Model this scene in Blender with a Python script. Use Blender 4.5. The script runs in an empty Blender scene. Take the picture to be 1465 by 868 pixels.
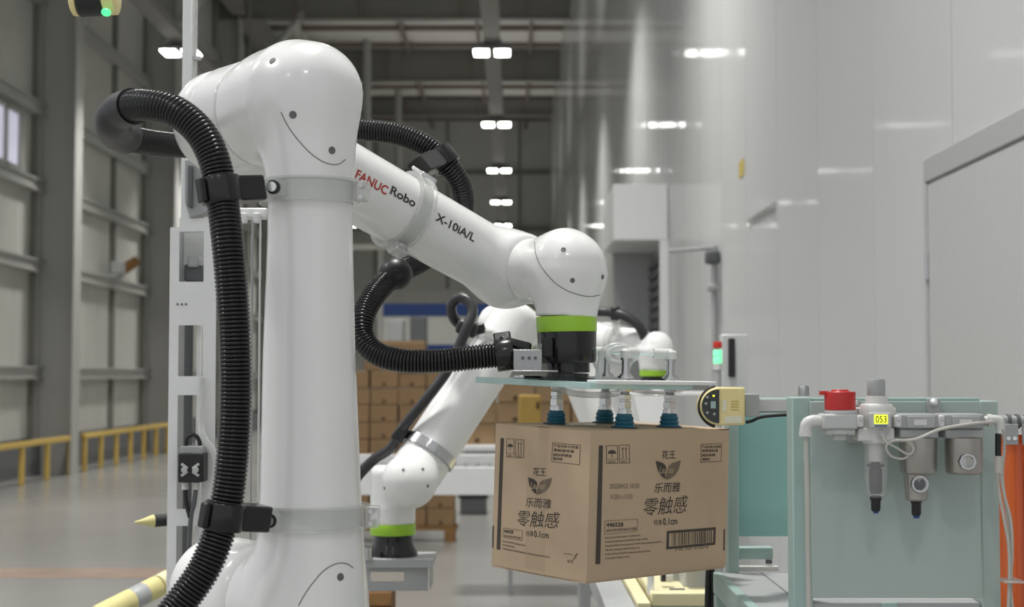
import bpy, bmesh, math, random
import numpy as np
from mathutils import Vector, Matrix
random.seed(4)
S = bpy.context.scene
COL = S.collection
PI = math.pi

# ---------------------------------------------------------------- camera, world, light, exposure
F = 2200.0; CX, CY = 732.5, 434.0; HOR = 540.0; H = 1.55
PITCH = math.atan((HOR - CY) / F)
cam = bpy.data.cameras.new('camera'); cam.sensor_width = 36.0; cam.lens = F / 1465.0 * 36.0
cam.clip_start = 0.05; cam.clip_end = 300
cam.dof.use_dof = True; cam.dof.focus_distance = 2.42; cam.dof.aperture_fstop = 6.5
camo = bpy.data.objects.new('camera', cam); COL.objects.link(camo)
camo.location = (0, 0, H); camo.rotation_euler = (PI / 2 + PITCH, 0, 0)
S.camera = camo
W = bpy.data.worlds.new('hall_air'); S.world = W; W.use_nodes = True
W.node_tree.nodes['Background'].inputs[0].default_value = (0.93, 0.95, 0.98, 1)
W.node_tree.nodes['Background'].inputs[1].default_value = 0.66
S.view_settings.view_transform = 'Standard'
S.view_settings.look = 'None'
S.view_settings.exposure = 0.1
S.view_settings.gamma = 1.0
S.view_settings.use_curve_mapping = False
LAMP_W = 62.0          # watts of each pair of hanging LED panels
LAMP_E = 14.0
ROOF_FILL_W = 34.0  # watts of each upward fill added to brighten the roof

def P(px, py, Y):
    """Point of the hall at depth Y (metres along the hall) seen at a pixel of the 1465x868 photograph."""
    dx, dz = (px - CX) / F, (CY - py) / F
    y = math.cos(PITCH) - math.sin(PITCH) * dz
    z = math.sin(PITCH) + math.cos(PITCH) * dz
    k = Y / y
    return Vector((dx * k, Y, H + z * k))
def ray(px, py):
    d = P(px, py, 1.0) - Vector((0, 0, H)); return d.normalized()

# ---------------------------------------------------------------- materials
def lin(c):
    c = c / 255.0
    return c / 12.92 if c <= 0.04045 else ((c + 0.055) / 1.055) ** 2.4
MATS = {}
def mat(name, rgb, rough=0.5, metal=0.0, var=0.04, scale=18.0, bump=0.0, alpha=1.0, coat=0.0, trans=0.0, emit=0.0, stretch=None, spec=0.5):
    if name in MATS: return MATS[name]
    m = bpy.data.materials.new(name); m.use_nodes = True
    nt = m.node_tree; b = nt.nodes['Principled BSDF']
    c = [lin(v) for v in rgb]
    tc = nt.nodes.new('ShaderNodeTexCoord'); mp = nt.nodes.new('ShaderNodeMapping')
    nt.links.new(tc.outputs['Object'], mp.inputs['Vector'])
    if stretch: mp.inputs['Scale'].default_value = stretch
    nz = nt.nodes.new('ShaderNodeTexNoise'); nz.inputs['Scale'].default_value = scale; nz.inputs['Detail'].default_value = 4
    nt.links.new(mp.outputs['Vector'], nz.inputs['Vector'])
    rp = nt.nodes.new('ShaderNodeValToRGB')
    rp.color_ramp.elements[0].position = 0.3; rp.color_ramp.elements[1].position = 0.7
    rp.color_ramp.elements[0].color = [max(0, v * (1 - var)) for v in c] + [1]
    rp.color_ramp.elements[1].color = [min(1, v * (1 + var)) for v in c] + [1]
    nt.links.new(nz.outputs['Fac'], rp.inputs['Fac'])
    nt.links.new(rp.outputs['Color'], b.inputs['Base Color'])
    b.inputs['Roughness'].default_value = rough; b.inputs['Metallic'].default_value = metal
    b.inputs['Specular IOR Level'].default_value = spec
    b.inputs['Coat Weight'].default_value = coat; b.inputs['Coat Roughness'].default_value = 0.06
    b.inputs['Alpha'].default_value = alpha; b.inputs['Transmission Weight'].default_value = trans
    if emit:
        nt.links.new(rp.outputs['Color'], b.inputs['Emission Color']); b.inputs['Emission Strength'].default_value = emit
    if bump:
        bp = nt.nodes.new('ShaderNodeBump'); bp.inputs['Strength'].default_value = bump; bp.inputs['Distance'].default_value = 0.01
        nt.links.new(nz.outputs['Fac'], bp.inputs['Height']); nt.links.new(bp.outputs['Normal'], b.inputs['Normal'])
    MATS[name] = m
    return m
def M(n): return MATS[n]
mat('robot_white', (226, 226, 224), 0.22, var=0.008, scale=6, coat=0.35)
mat('robot_white_far', (226, 226, 224), 0.3, var=0.01)
mat('robot_green', (150, 196, 50), 0.35, var=0.02)
mat('gloss_black', (19, 19, 20), 0.2, var=0.1, spec=0.5)
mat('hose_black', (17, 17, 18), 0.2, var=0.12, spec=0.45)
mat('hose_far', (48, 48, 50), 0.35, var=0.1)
mat('ball_black', (30, 30, 32), 0.4, var=0.1)
mat('matte_black', (24, 24, 25), 0.5, var=0.1)
mat('seam_grey', (118, 118, 116), 0.6)
mat('clear_plastic', (212, 214, 210), 0.1, alpha=0.42, coat=0.8, var=0.02)
mat('clear_tube', (220, 222, 220), 0.1, alpha=0.42, coat=0.8, var=0.02)
mat('acrylic', (190, 222, 218), 0.08, alpha=0.78, coat=0.5, var=0.02)
mat('steel', (190, 190, 190), 0.22, metal=1.0, var=0.06)
mat('steel_dull', (165, 166, 166), 0.4, metal=0.9, var=0.06)
mat('chrome', (236, 237, 238), 0.24, metal=0.6, var=0.04)
mat('cup_blue', (38, 104, 128), 0.45, var=0.06)
mat('cup_lip', (52, 62, 70), 0.6, var=0.06)
mat('red_ink', (176, 52, 46), 0.45, var=0.02)
mat('dark_ink', (52, 50, 50), 0.5, var=0.03)
mat('card', (188, 165, 138), 0.85, var=0.035, scale=9, bump=0.03)
mat('card_edge', (92, 74, 54), 0.9, var=0.1)
mat('bowl_clear', (214, 216, 214), 0.08, alpha=0.26, coat=0.8, var=0.02)
mat('card_ink', (72, 64, 58), 0.8, var=0.08)
mat('card_ink_soft', (118, 102, 86), 0.8, var=0.08)
mat('card_ink_pale', (142, 126, 106), 0.8, var=0.04)
mat('packing_tape', (200, 182, 154), 0.15, alpha=0.16, coat=0.8, var=0.05)
mat('carton_far', (124, 99, 69), 0.85, var=0.12, scale=3)
mat('carton_far_b', (146, 120, 88), 0.85, var=0.1, scale=3)
mat('carton_ochre', (164, 134, 66), 0.8, var=0.06)
mat('carton_dark', (74, 54, 34), 0.9, var=0.1)
mat('pallet_wood', (120, 88, 50), 0.9, var=0.2, scale=8)
mat('teal_sheet', (140, 186, 180), 0.42, var=0.015)
mat('screw_grey', (104, 104, 103), 0.45, metal=0.3)
mat('teal', (156, 180, 174), 0.42, var=0.015, scale=4)
mat('teal_panel', (166, 180, 175), 0.4, var=0.015, scale=4)
mat('machine_white', (228, 229, 228), 0.38, var=0.02)
mat('machine_grey', (164, 166, 166), 0.42, var=0.04)
mat('machine_dark', (92, 94, 96), 0.5, var=0.06)
mat('sensor_yellow', (228, 212, 152), 0.45, var=0.02)
mat('sensor_yellow_dark', (196, 176, 96), 0.45, var=0.02)
mat('screen_dark', (44, 48, 44), 0.2, var=0.05)
mat('label_pale', (222, 218, 196), 0.5, var=0.03)
mat('valve_red', (186, 38, 34), 0.4, var=0.04)
mat('cast_grey', (186, 188, 186), 0.45, var=0.02)
mat('cast_pale', (206, 206, 202), 0.45, var=0.02)
mat('filter_metal', (168, 164, 158), 0.3, metal=0.75, var=0.05)
mat('fitting_grey', (158, 160, 160), 0.4, var=0.03)
mat('tube_pale', (186, 184, 176), 0.3, var=0.04)
mat('led_green', (120, 232, 170), 0.4, emit=0.9)
mat('led_red', (170, 40, 28), 0.4, emit=0.25)
mat('led_yellow', (226, 240, 60), 0.4, emit=1.2)
mat('sensor_green', (70, 230, 130), 0.4, emit=1.5)
mat('lamp_face', (255, 255, 250), 0.5, emit=LAMP_E, var=0.0)
mat('lamp_body', (120, 120, 120), 0.5)
mat('orange_strip', (232, 104, 22), 0.28, var=0.1, coat=0.4, alpha=1.0, stretch=(12, 12, 1.2), scale=6)
mat('rail_yellow', (208, 176, 90), 0.45, var=0.06)
mat('floor_epoxy', (146, 145, 141), 0.22, var=0.05, scale=0.7, spec=0.4)
mat('floor_orange', (158, 138, 124), 0.3, var=0.12, scale=2)
mat('clad_grey', (190, 190, 184), 0.5, var=0.03, scale=1.5)
mat('clad_white', (206, 206, 200), 0.5, var=0.03, scale=1.0)
mat('clad_end', (196, 196, 190), 0.6, var=0.03, scale=0.6)
mat('steel_paint', (170, 170, 166), 0.5, var=0.03)
mat('steel_dark', (128, 127, 122), 0.55, var=0.06)
mat('steel_rust', (128, 116, 108), 0.6, var=0.1)
mat('roof_sheet', (222, 220, 212), 0.6, var=0.05, scale=1)
mat('plinth', (104, 105, 108), 0.7, var=0.1)
mat('window_pane', (205, 205, 222), 0.15, emit=0.55, var=0.02)
mat('sign_blue', (28, 62, 128), 0.4, var=0.05)
mat('door_trim', (176, 177, 176), 0.35, var=0.01)
mat('door_white', (192, 193, 192), 0.3, var=0.015)
mat('foam_yellow', (214, 204, 142), 0.6, var=0.06)
mat('foam_black', (42, 42, 44), 0.7, var=0.08)
mat('cream', (222, 214, 172), 0.55, var=0.04)
mat('display_digit', (30, 36, 20), 0.5)

# ---------------------------------------------------------------- mesh building
class MB:
    def __init__(s, mtx=None): s.v = []; s.f = []; s.m = mtx
    def add(s, vs, fs):
        n = len(s.v)
        for p in vs:
            p = Vector(p)
            s.v.append(s.m @ p if s.m else p)
        s.f += [tuple(i + n for i in q) for q in fs]
        return s
    def box(s, lo, hi, mt=None):
        x0, y0, z0 = lo; x1, y1, z1 = hi
        vs = [Vector(p) for p in ((x0,y0,z0),(x1,y0,z0),(x1,y1,z0),(x0,y1,z0),(x0,y0,z1),(x1,y0,z1),(x1,y1,z1),(x0,y1,z1))]
        if mt: vs = [mt @ p for p in vs]
        return s.add(vs, [(0,3,2,1),(4,5,6,7),(0,1,5,4),(1,2,6,5),(2,3,7,6),(3,0,4,7)])
    def cbox(s, c, sz, mt=None):
        c = Vector(c); h = Vector(sz) / 2
        if mt:
            return s.box(-h, h, Matrix.Translation(c) @ mt.to_4x4())
        return s.box(c - h, c + h)
    def lathe(s, o, ax, prof, seg=32, closed=False):
        """prof: list of (distance along axis, radius)."""
        o = Vector(o); ax = Vector(ax).normalized()
        u = ax.orthogonal().normalized(); w = ax.cross(u)
        vs = []; fs = []
        for t, r in prof:
            for k in range(seg):
                a = 2 * PI * k / seg
                vs.append(o + ax * t + (u * math.cos(a) + w * math.sin(a)) * r)
        n = len(prof)
        for i in range(n - 1 if not closed else n):
            j = (i + 1) % n
            for k in range(seg):
                k2 = (k + 1) % seg
                fs.append((i*seg+k, i*seg+k2, j*seg+k2, j*seg+k))
        if not closed:
            fs.append(tuple(reversed(range(seg)))); fs.append(tuple((n-1)*seg + k for k in range(seg)))
        return s.add(vs, fs)
    def cyl(s, a, b, r, r2=None, seg=24):
        a = Vector(a); b = Vector(b)
        return s.lathe(a, b - a, [(0, r), ((b - a).length, r if r2 is None else r2)], seg)
    def ball(s, c, r, seg=24, ax=(0,0,1), squash=1.0):
        n = seg // 2
        pr = [(-math.cos(PI*(i+.02)/(n+.04))*r*squash, math.sin(PI*(i+.02)/(n+.04))*r) for i in range(n + 1)]
        return s.lathe(c, ax, pr, seg)
    def tube(s, pts, r, seg=12, rf=None):
        pts = [Vector(p) for p in pts]; n = len(pts)
        tn = [(pts[min(i+1,n-1)] - pts[max(i-1,0)]).normalized() for i in range(n)]
        u = tn[0].orthogonal().normalized(); vs = []; fs = []
        for i in range(n):
            u = (u - tn[i] * u.dot(tn[i])).normalized(); w = tn[i].cross(u)
            rr = rf(i) if rf else r
            for k in range(seg):
                a = 2 * PI * k / seg
                vs.append(pts[i] + (u * math.cos(a) + w * math.sin(a)) * rr)
        for i in range(n - 1):
            for k in range(seg):
                k2 = (k + 1) % seg
                fs.append((i*seg+k, i*seg+k2, (i+1)*seg+k2, (i+1)*seg+k))
        fs.append(tuple(reversed(range(seg)))); fs.append(tuple((n-1)*seg + k for k in range(seg)))
        return s.add(vs, fs)
    def prism(s, poly, ext):
        """poly: list of 3-D points (planar), ext: extrusion vector."""
        n = len(poly); ext = Vector(ext); poly = [Vector(p) for p in poly]
        return s.add(poly + [p + ext for p in poly], [tuple(reversed(range(n))), tuple(range(n, 2*n))] +
                     [(i, (i+1) % n, n + (i+1) % n, n + i) for i in range(n)])

def spline(pts, n=12):
    """Catmull-Rom through points -> list of Vectors."""
    p = [Vector(q) for q in pts]; p = [p[0]*2 - p[1]] + p + [p[-1]*2 - p[-2]]
    out = []
    for i in range(1, len(p) - 2):
        for k in range(n):
            t = k / n
            a, b, c, d = p[i-1], p[i], p[i+1], p[i+2]
            out.append(0.5*((2*b) + (c-a)*t + (2*a-5*b+4*c-d)*t*t + (3*b-a-3*c+d)*t**3))
    out.append(p[-2]); return out
def resample(pts, step):
    out = [pts[0].copy()]; acc = 0.0
    for a, b in zip(pts, pts[1:]):
        L = (b - a).length; t = step - acc
        while t <= L:
            out.append(a.lerp(b, t / L)); t += step
        acc = (acc + L) % step
    return out

def mesh_obj(name, v, f, m, parent=None, org=None, smooth=True, bev=0.0, ang=40, seg=2):
    me = bpy.data.meshes.new(name)
    org = Vector(org) if org is not None else Vector((0, 0, 0))
    me.from_pydata([tuple(Vector(p) - org) for p in v], [], f)
    me.update(); 
    bm = bmesh.new(); bm.from_mesh(me); bmesh.ops.recalc_face_normals(bm, faces=bm.faces); bm.to_mesh(me); bm.free()
    me.materials.append(M(m) if isinstance(m, str) else m)
    if smooth:
        me.shade_smooth(); me.set_sharp_from_angle(angle=math.radians(ang))
    o = bpy.data.objects.new(name, me); COL.objects.link(o)
    if bev:
        md = o.modifiers.new('bevel', 'BEVEL'); md.width = bev; md.segments = seg; md.limit_method = 'ANGLE'; md.angle_limit = math.radians(50)
    if parent: o.parent = parent
    else: o.location = org
    return o
def tag(o, label, cat, group=None):
    o['label'] = label; o['category'] = cat
    if group: o['group'] = group
    return o
class Thing:
    def __init__(s, name, label, cat, loc, group=None):
        s.o = bpy.data.objects.new(name, None); COL.objects.link(s.o); s.loc = Vector(loc); s.o.location = s.loc
        s.o.empty_display_size = 0.05
        tag(s.o, label, cat, group)
    def part(s, name, mb, m, parent=None, label=None, **k):
        o = mesh_obj(name, mb.v, mb.f, m, parent or s.o, s.loc, **k)
        if label: o['label'] = label
        return o
def solo(name, mb, m, label, cat, loc, group=None, **k):
    return tag(mesh_obj(name, mb.v, mb.f, m, None, loc, **k), label, cat, group)
def struct(name, mb, m, parent=None, org=(0,0,0), label=None, **k):
    o = mesh_obj(name, mb.v, mb.f, m, parent, org, **k)
    if not parent: o['kind'] = 'structure'
    if label: o['label'] = label
    return o
def share(o, loc, parent=None):
    c = o.copy(); COL.objects.link(c); c.location = loc
    if parent: c.parent = parent
    return c

TXT = {}
def text_mesh(body, font_shear=0.0, bold=0.0):
    k = (body, font_shear, bold)
    if k in TXT: return TXT[k]
    c = bpy.data.curves.new('t', 'FONT'); c.body = body; c.shear = font_shear; c.offset = bold; c.resolution_u = 3
    o = bpy.data.objects.new('t', c); COL.objects.link(o)
    me = bpy.data.meshes.new_from_object(o.evaluated_get(bpy.context.evaluated_depsgraph_get()))
    v = [tuple(p.co) for p in me.vertices]; f = [tuple(q.vertices) for q in me.polygons]
    bpy.data.objects.remove(o); bpy.data.curves.remove(c); bpy.data.meshes.remove(me)
    x0 = min(p[0] for p in v); x1 = max(p[0] for p in v); y0 = min(p[1] for p in v); y1 = max(p[1] for p in v)
    v = [((p[0]-x0)/(x1-x0), (p[1]-y0)/(y1-y0)) for p in v]
    TXT[k] = (v, f, (x1-x0)/(y1-y0)); return TXT[k]

# ---------------------------------------------------------------- smooth castings: signed distance + surface nets
def A3(v): return np.array(tuple(v), dtype=float)
def s_cap(p, a, b, ra, rb=None):
    a, b = A3(a), A3(b); rb = ra if rb is None else rb
    d = b - a; h = np.clip(((p - a) @ d) / (d @ d), 0, 1)
    return np.linalg.norm(p - a - h[:, None] * d, axis=1) - (ra + (rb - ra) * h)
def s_cyl(p, a, b, r, e=0.01, r2=None):
    a, b = A3(a), A3(b); d = b - a; L = np.linalg.norm(d); n = d / L
    t = (p - a) @ n; q = np.linalg.norm(p - a - t[:, None] * n, axis=1)
    rr = r if r2 is None else r + (r2 - r) * np.clip(t / L, 0, 1)
    x = q - rr + e; y = np.abs(t - L/2) - L/2 + e
    return np.minimum(np.maximum(x, y), 0) + np.hypot(np.maximum(x, 0), np.maximum(y, 0)) - e
def smin(a, b, k):
    h = np.clip(0.5 + 0.5 * (b - a) / k, 0, 1)
    return b + (a - b) * h - k * h * (1 - h)
def sdf_mesh(fn, lo, hi, h):
    ax = [np.arange(lo[i], hi[i] + h, h) for i in range(3)]
    g = np.stack(np.meshgrid(*ax, indexing='ij'), -1); n = g.shape[:3]
    v = fn(g.reshape(-1, 3)).reshape(n); s = v < 0
    c = np.zeros([k - 1 for k in n], int)
    for i in (0, 1):
        for j in (0, 1):
            for k in (0, 1):
                c += s[i:n[0]-1+i, j:n[1]-1+j, k:n[2]-1+k]
    act = (c > 0) & (c < 8); idx = np.full(c.shape, -1); idx[act] = np.arange(act.sum())
    p = np.stack(np.nonzero(act), -1) * h + h / 2 + A3(lo)
    E = np.eye(3) * h * 0.05
    for it in range(6):
        f0 = fn(p); gr = np.stack([(fn(p + E[i]) - fn(p - E[i])) / (h * 0.1) for i in range(3)], -1)
        p = p - (np.clip(f0, -h, h) / np.maximum((gr**2).sum(1), 0.2))[:, None] * gr
    fs = []
    def emit(i, j, k, q, flip):
        for fl, sl in ((False, ~flip), (True, flip)):
            a = np.stack([c[sl] for c in q], -1)
            fs.append(a[:, ::-1] if fl else a)
    i, j, k = np.nonzero(s[:-1, 1:-1, 1:-1] != s[1:, 1:-1, 1:-1]); j += 1; k += 1
    emit(i, j, k, (idx[i,j-1,k-1], idx[i,j,k-1], idx[i,j,k], idx[i,j-1,k]), ~s[i,j,k])
    i, j, k = np.nonzero(s[1:-1, :-1, 1:-1] != s[1:-1, 1:, 1:-1]); i += 1; k += 1
    emit(i, j, k, (idx[i-1,j,k-1], idx[i-1,j,k], idx[i,j,k], idx[i,j,k-1]), ~s[i,j,k])
    i, j, k = np.nonzero(s[1:-1, 1:-1, :-1] != s[1:-1, 1:-1, 1:]); i += 1; j += 1
    emit(i, j, k, (idx[i-1,j-1,k], idx[i,j-1,k], idx[i,j,k], idx[i-1,j,k]), ~s[i,j,k])
    mb = MB(); mb.v = [Vector(q) for q in p.tolist()]; mb.f = [tuple(q) for q in np.concatenate(fs).tolist()]
    return mb
def sdf_hit(fn, px, py, t0=1.5, t1=8.0):
    """Where the line of sight through a pixel meets a casting's surface; also its outward normal."""
    d = A3(ray(px, py)); o = np.array([0, 0, H]); t = t0
    for i in range(200):
        f = fn((o + d*t)[None])[0]
        if abs(f) < 1e-5 or t > t1: break
        t += f * 0.8
    p = o + d * t; e = 1e-4
    n = np.array([fn((p + q)[None])[0] - fn((p - q)[None])[0] for q in np.eye(3) * e])
    return Vector(p), Vector(n).normalized()

# ================================================================ THE HALL
XL, XR, YE, ZR = -7.6, 1.5, 62.0, H + 10.4
def wall_gloss():
    m = mat('wall_gloss', (194, 195, 194), 0.17, var=0.01, scale=0.5, spec=0.0)
    nt = m.node_tree; b = nt.nodes['Principled BSDF']
    tc = nt.nodes.new('ShaderNodeTexCoord'); mp = nt.nodes.new('ShaderNodeMapping'); mp.inputs['Scale'].default_value = (0.0, 0.55, 0.03)
    nz = nt.nodes.new('ShaderNodeTexNoise'); nz.inputs['Scale'].default_value = 1.0; nz.inputs['Detail'].default_value = 1
    bp = nt.nodes.new('ShaderNodeBump'); bp.inputs['Strength'].default_value = 1.0; bp.inputs['Distance'].default_value = 0.02
    nt.links.new(tc.outputs['Object'], mp.inputs['Vector']); nt.links.new(mp.outputs['Vector'], nz.inputs['Vector'])
    nt.links.new(nz.outputs['Fac'], bp.inputs['Height']); nt.links.new(bp.outputs['Normal'], b.inputs['Normal'])
    b.inputs['Coat Weight'].default_value = 1.0; b.inputs['Coat Roughness'].default_value = 0.06; b.inputs['Coat IOR'].default_value = 1.03
    nt.links.new(bp.outputs['Normal'], b.inputs['Coat Normal'])
    return m
wall_gloss()
floor = struct('floor', MB().box((-14, -6, -0.1), (XR + 3, YE, 0)), 'floor_epoxy', smooth=False)
mb = MB().box((XL + 0.1, 12.0, 0.0), (-1.6, 12.6, 0.003))
struct('trim_1', mb, 'floor_orange', smooth=False, label='worn orange line painted across the floor')

# white glossy sandwich-panel wall along the hall
backing = struct('wall_right', MB().box((XR + 0.02, 0.6, 0), (XR + 0.16, YE, ZR)), 'machine_grey', smooth=False)
pan = struct('wall_panel', MB().box((0, 0.004, 0.1), (0.024, 1.146, ZR)), 'wall_gloss', backing, smooth=False)
pan.location = (XR, 0.6, 0)
for i in range(1, 53): share(pan, (XR, 0.6 + 1.15 * i, 0), backing)
# white fire door in that wall
dt = H + 0.70
dn, df = 2200 * XR / (1660 - CX), 2200 * XR / (1333 - CX)
door = struct('door_1', MB().box((XR - 0.01, dn, 0.02), (XR + 0.0, df - 0.01, dt - 0.008)), 'door_white', smooth=False, bev=0.004)
fr = MB().box((XR - 0.016, df, 0.0), (XR, df + 0.025, dt)).box((XR - 0.016, dn - 0.09, dt), (XR, df + 0.025, dt + 0.085)).box((XR - 0.016, dn - 0.09, 0), (XR, dn, dt))
struct('door_frame', fr, 'door_trim', door, smooth=False, bev=0.004)
struct('door_hinge', MB().cyl((XR - 0.014, df - 0.005, 1.9), (XR - 0.014, df - 0.005, 2.0), 0.008), 'steel', door)

# left wall: panels between posts and girts, columns every 7.3 m
lw = struct('wall_left', MB().box((XL - 0.3, 14, 0), (XL - 0.12, YE, ZR)), 'steel_dark', smooth=False)
girts = [H + z for z in (0.08, 1.78, 3.06, 4.3, 6.1, 8.2)]
rows = [0.5] + girts + [ZR]
cols_y = [24.5 - 7.3] + [24.5 + 7.3 * k for k in range(6)]
posts = []
for c in cols_y:
    for k in range(3): posts.append(c + 7.3 / 3 * k)
posts = [q for q in posts if q < YE]
ends = posts + [YE]
cache = {}
for a, b in zip(ends, ends[1:]):
    for i in range(len(rows) - 1):
        z0, z1 = rows[i] + 0.09, rows[i + 1] - 0.03
        key = (round(b - a, 3), i)
        if key not in cache:
            n = 3; q = MB()
            for k in range(n):
                w = (b - a - 0.16) / n
                q.box((-0.05, 0.08 + k * w, z0), (0, 0.08 + (k + 1) * w - 0.012, z1))
            cache[key] = struct('cladding_panel', q, 'clad_grey', lw, smooth=False)
            cache[key].location = (XL - 0.08, a, 0)
        else: share(cache[key], (XL - 0.08, a, 0), lw)
for z in girts:
    struct('girt', MB().box((XL - 0.12, 14, z - 0.1), (XL + 0.1, YE, z - 0.07)).box((XL - 0.12, 14, z + 0.07), (XL + 0.1, YE, z + 0.1)).box((XL + 0.02, 14, z - 0.07), (XL + 0.05, YE, z + 0.07)), 'steel_paint', lw, smooth=False)
pp = None
for y in posts:
    if pp is None:
        pp = struct('wall_post', MB().box((-0.12, -0.06, 0), (0.0, 0.06, ZR)), 'steel_dark', lw, smooth=False); pp.location = (XL, y, 0)
    else: share(pp, (XL, y, 0), lw)
struct('wall_plinth', MB().box((XL - 0.12, 14, 0), (XL + 0.06, YE, 0.5)), 'plinth', lw, smooth=False)
cc = None
for i, y in enumerate(cols_y):
    if cc is None:
        q = MB().box((0, 0, 0), (0.03, 0.42, ZR)).box((0.57, 0, 0), (0.6, 0.42, ZR)).box((0.03, 0.19, 0), (0.57, 0.23, ZR))
        cc = struct('pillar', q, 'steel_paint', lw, smooth=False); cc.location = (XL, y, 0)
    else: share(cc, (XL, y, 0), lw)
# window high in the left wall
wy0, wy1 = 22.25, 23.6
win = struct('window_1', MB().box((XL - 0.03, wy0, H + 3.25), (XL - 0.02, wy1, H + 4.05)), 'window_pane', smooth=False)
q = MB()
for y in (wy0, (wy0 + wy1) / 2, wy1): q.box((XL - 0.05, y - 0.04, H + 3.2), (XL + 0.03, y + 0.04, H + 4.1))
for z in (H + 3.2, H + 4.05): q.box((XL - 0.05, wy0, z), (XL + 0.03, wy1, z + 0.05))
struct('window_frame', q, 'steel_paint', win, smooth=False)

# end wall
ew = struct('wall_end', MB().box((XL - 0.3, YE, 0), (XR + 0.2, YE + 0.2, ZR)), 'clad_end', smooth=False)
for i in range(9):
    x0 = XL + i * 1.03
    struct('lower_panel', MB().box((x0, YE - 0.06, 0), (x0 + 1.0, YE, H + 3.5)), 'clad_white', ew, smooth=False)
for z in (H + 6.0, H + 8.3):
    struct('girt', MB().box((XL, YE - 0.15, z - 0.08), (XR, YE, z + 0.08)), 'steel_dark', ew, smooth=False)
for x in (-5.5, -2.6, 0.3):
    struct('wall_post', MB().box((x - 0.05, YE - 0.1, H + 3.6), (x + 0.05, YE, ZR)), 'steel_dark', ew, smooth=False)

# roof over the far hall with purlins, girders, braces
roof = struct('ceiling', MB().box((XL - 0.3, 9, ZR), (XR + 0.2, YE + 0.2, ZR + 0.15)), 'roof_sheet', smooth=False)
for k in range(18):
    y = 22 + 2.3 * k
    struct('purlin', MB().box((XL, y, ZR - 0.16), (XR + 0.1, y + 0.07, ZR)), 'steel_rust', roof, smooth=False)
for y, d in ((24.7, 0.9), (32.0, 0.9), (39.3, 0.95), (47.6, 0.95), (56.5, 0.5)):
    g = struct('girder', MB().box((XL, y - 0.02, ZR - 0.2 - d), (XR + 0.1, y + 0.02, ZR - 0.2)).box((XL, y - 0.15, ZR - 0.24 - d), (XR + 0.1, y + 0.15, ZR - 0.2 - d)).box((XL, y - 0.15, ZR - 0.2), (XR + 0.1, y + 0.15, ZR - 0.16)), 'steel_dark', roof, smooth=False)
    q = MB()
    for x in (-5.6, -3.9, -1.3, 0.4): q.box((x - 0.04, y - 0.12, ZR - 0.2 - d), (x + 0.04, y - 0.02, ZR - 0.2))
    struct('stiffener', q, 'steel_rust', g, smooth=False)
for x in (-3.2, -1.0, 0.55):
    struct('tie_beam', MB().box((x - 0.05, 20, ZR - 0.32), (x + 0.05, YE, ZR - 0.2)), 'steel_rust', roof, smooth=False)
struct('eaves_beam', MB().box((XL + 0.4, 20, ZR - 1.1), (XL + 0.75, YE, ZR - 0.5)), 'steel_dark', roof, smooth=False)
struct('roof_light', MB().box((XL + 1.35, 24, ZR - 0.5), (XL + 1.6, 50, ZR - 0.45)), 'clad_white', roof, smooth=False)
for y in (32.0, 39.3, 47.6):
    a = Vector((XL + 0.3, y, ZR - 3.4)); b = Vector((XL + 2.2, y, ZR - 1.0))
    struct('knee_brace', MB().cyl(a, b, 0.1, seg=8), 'steel_paint', roof)
for px, y0 in ((525, 47.0), (570, 55.0)):
    p = P(px, 60, y0)
    struct('hanger_post', MB().cyl((p.x, y0, H + 6.6), (p.x, y0, ZR), 0.13, seg=12), 'steel_paint', roof)

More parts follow.
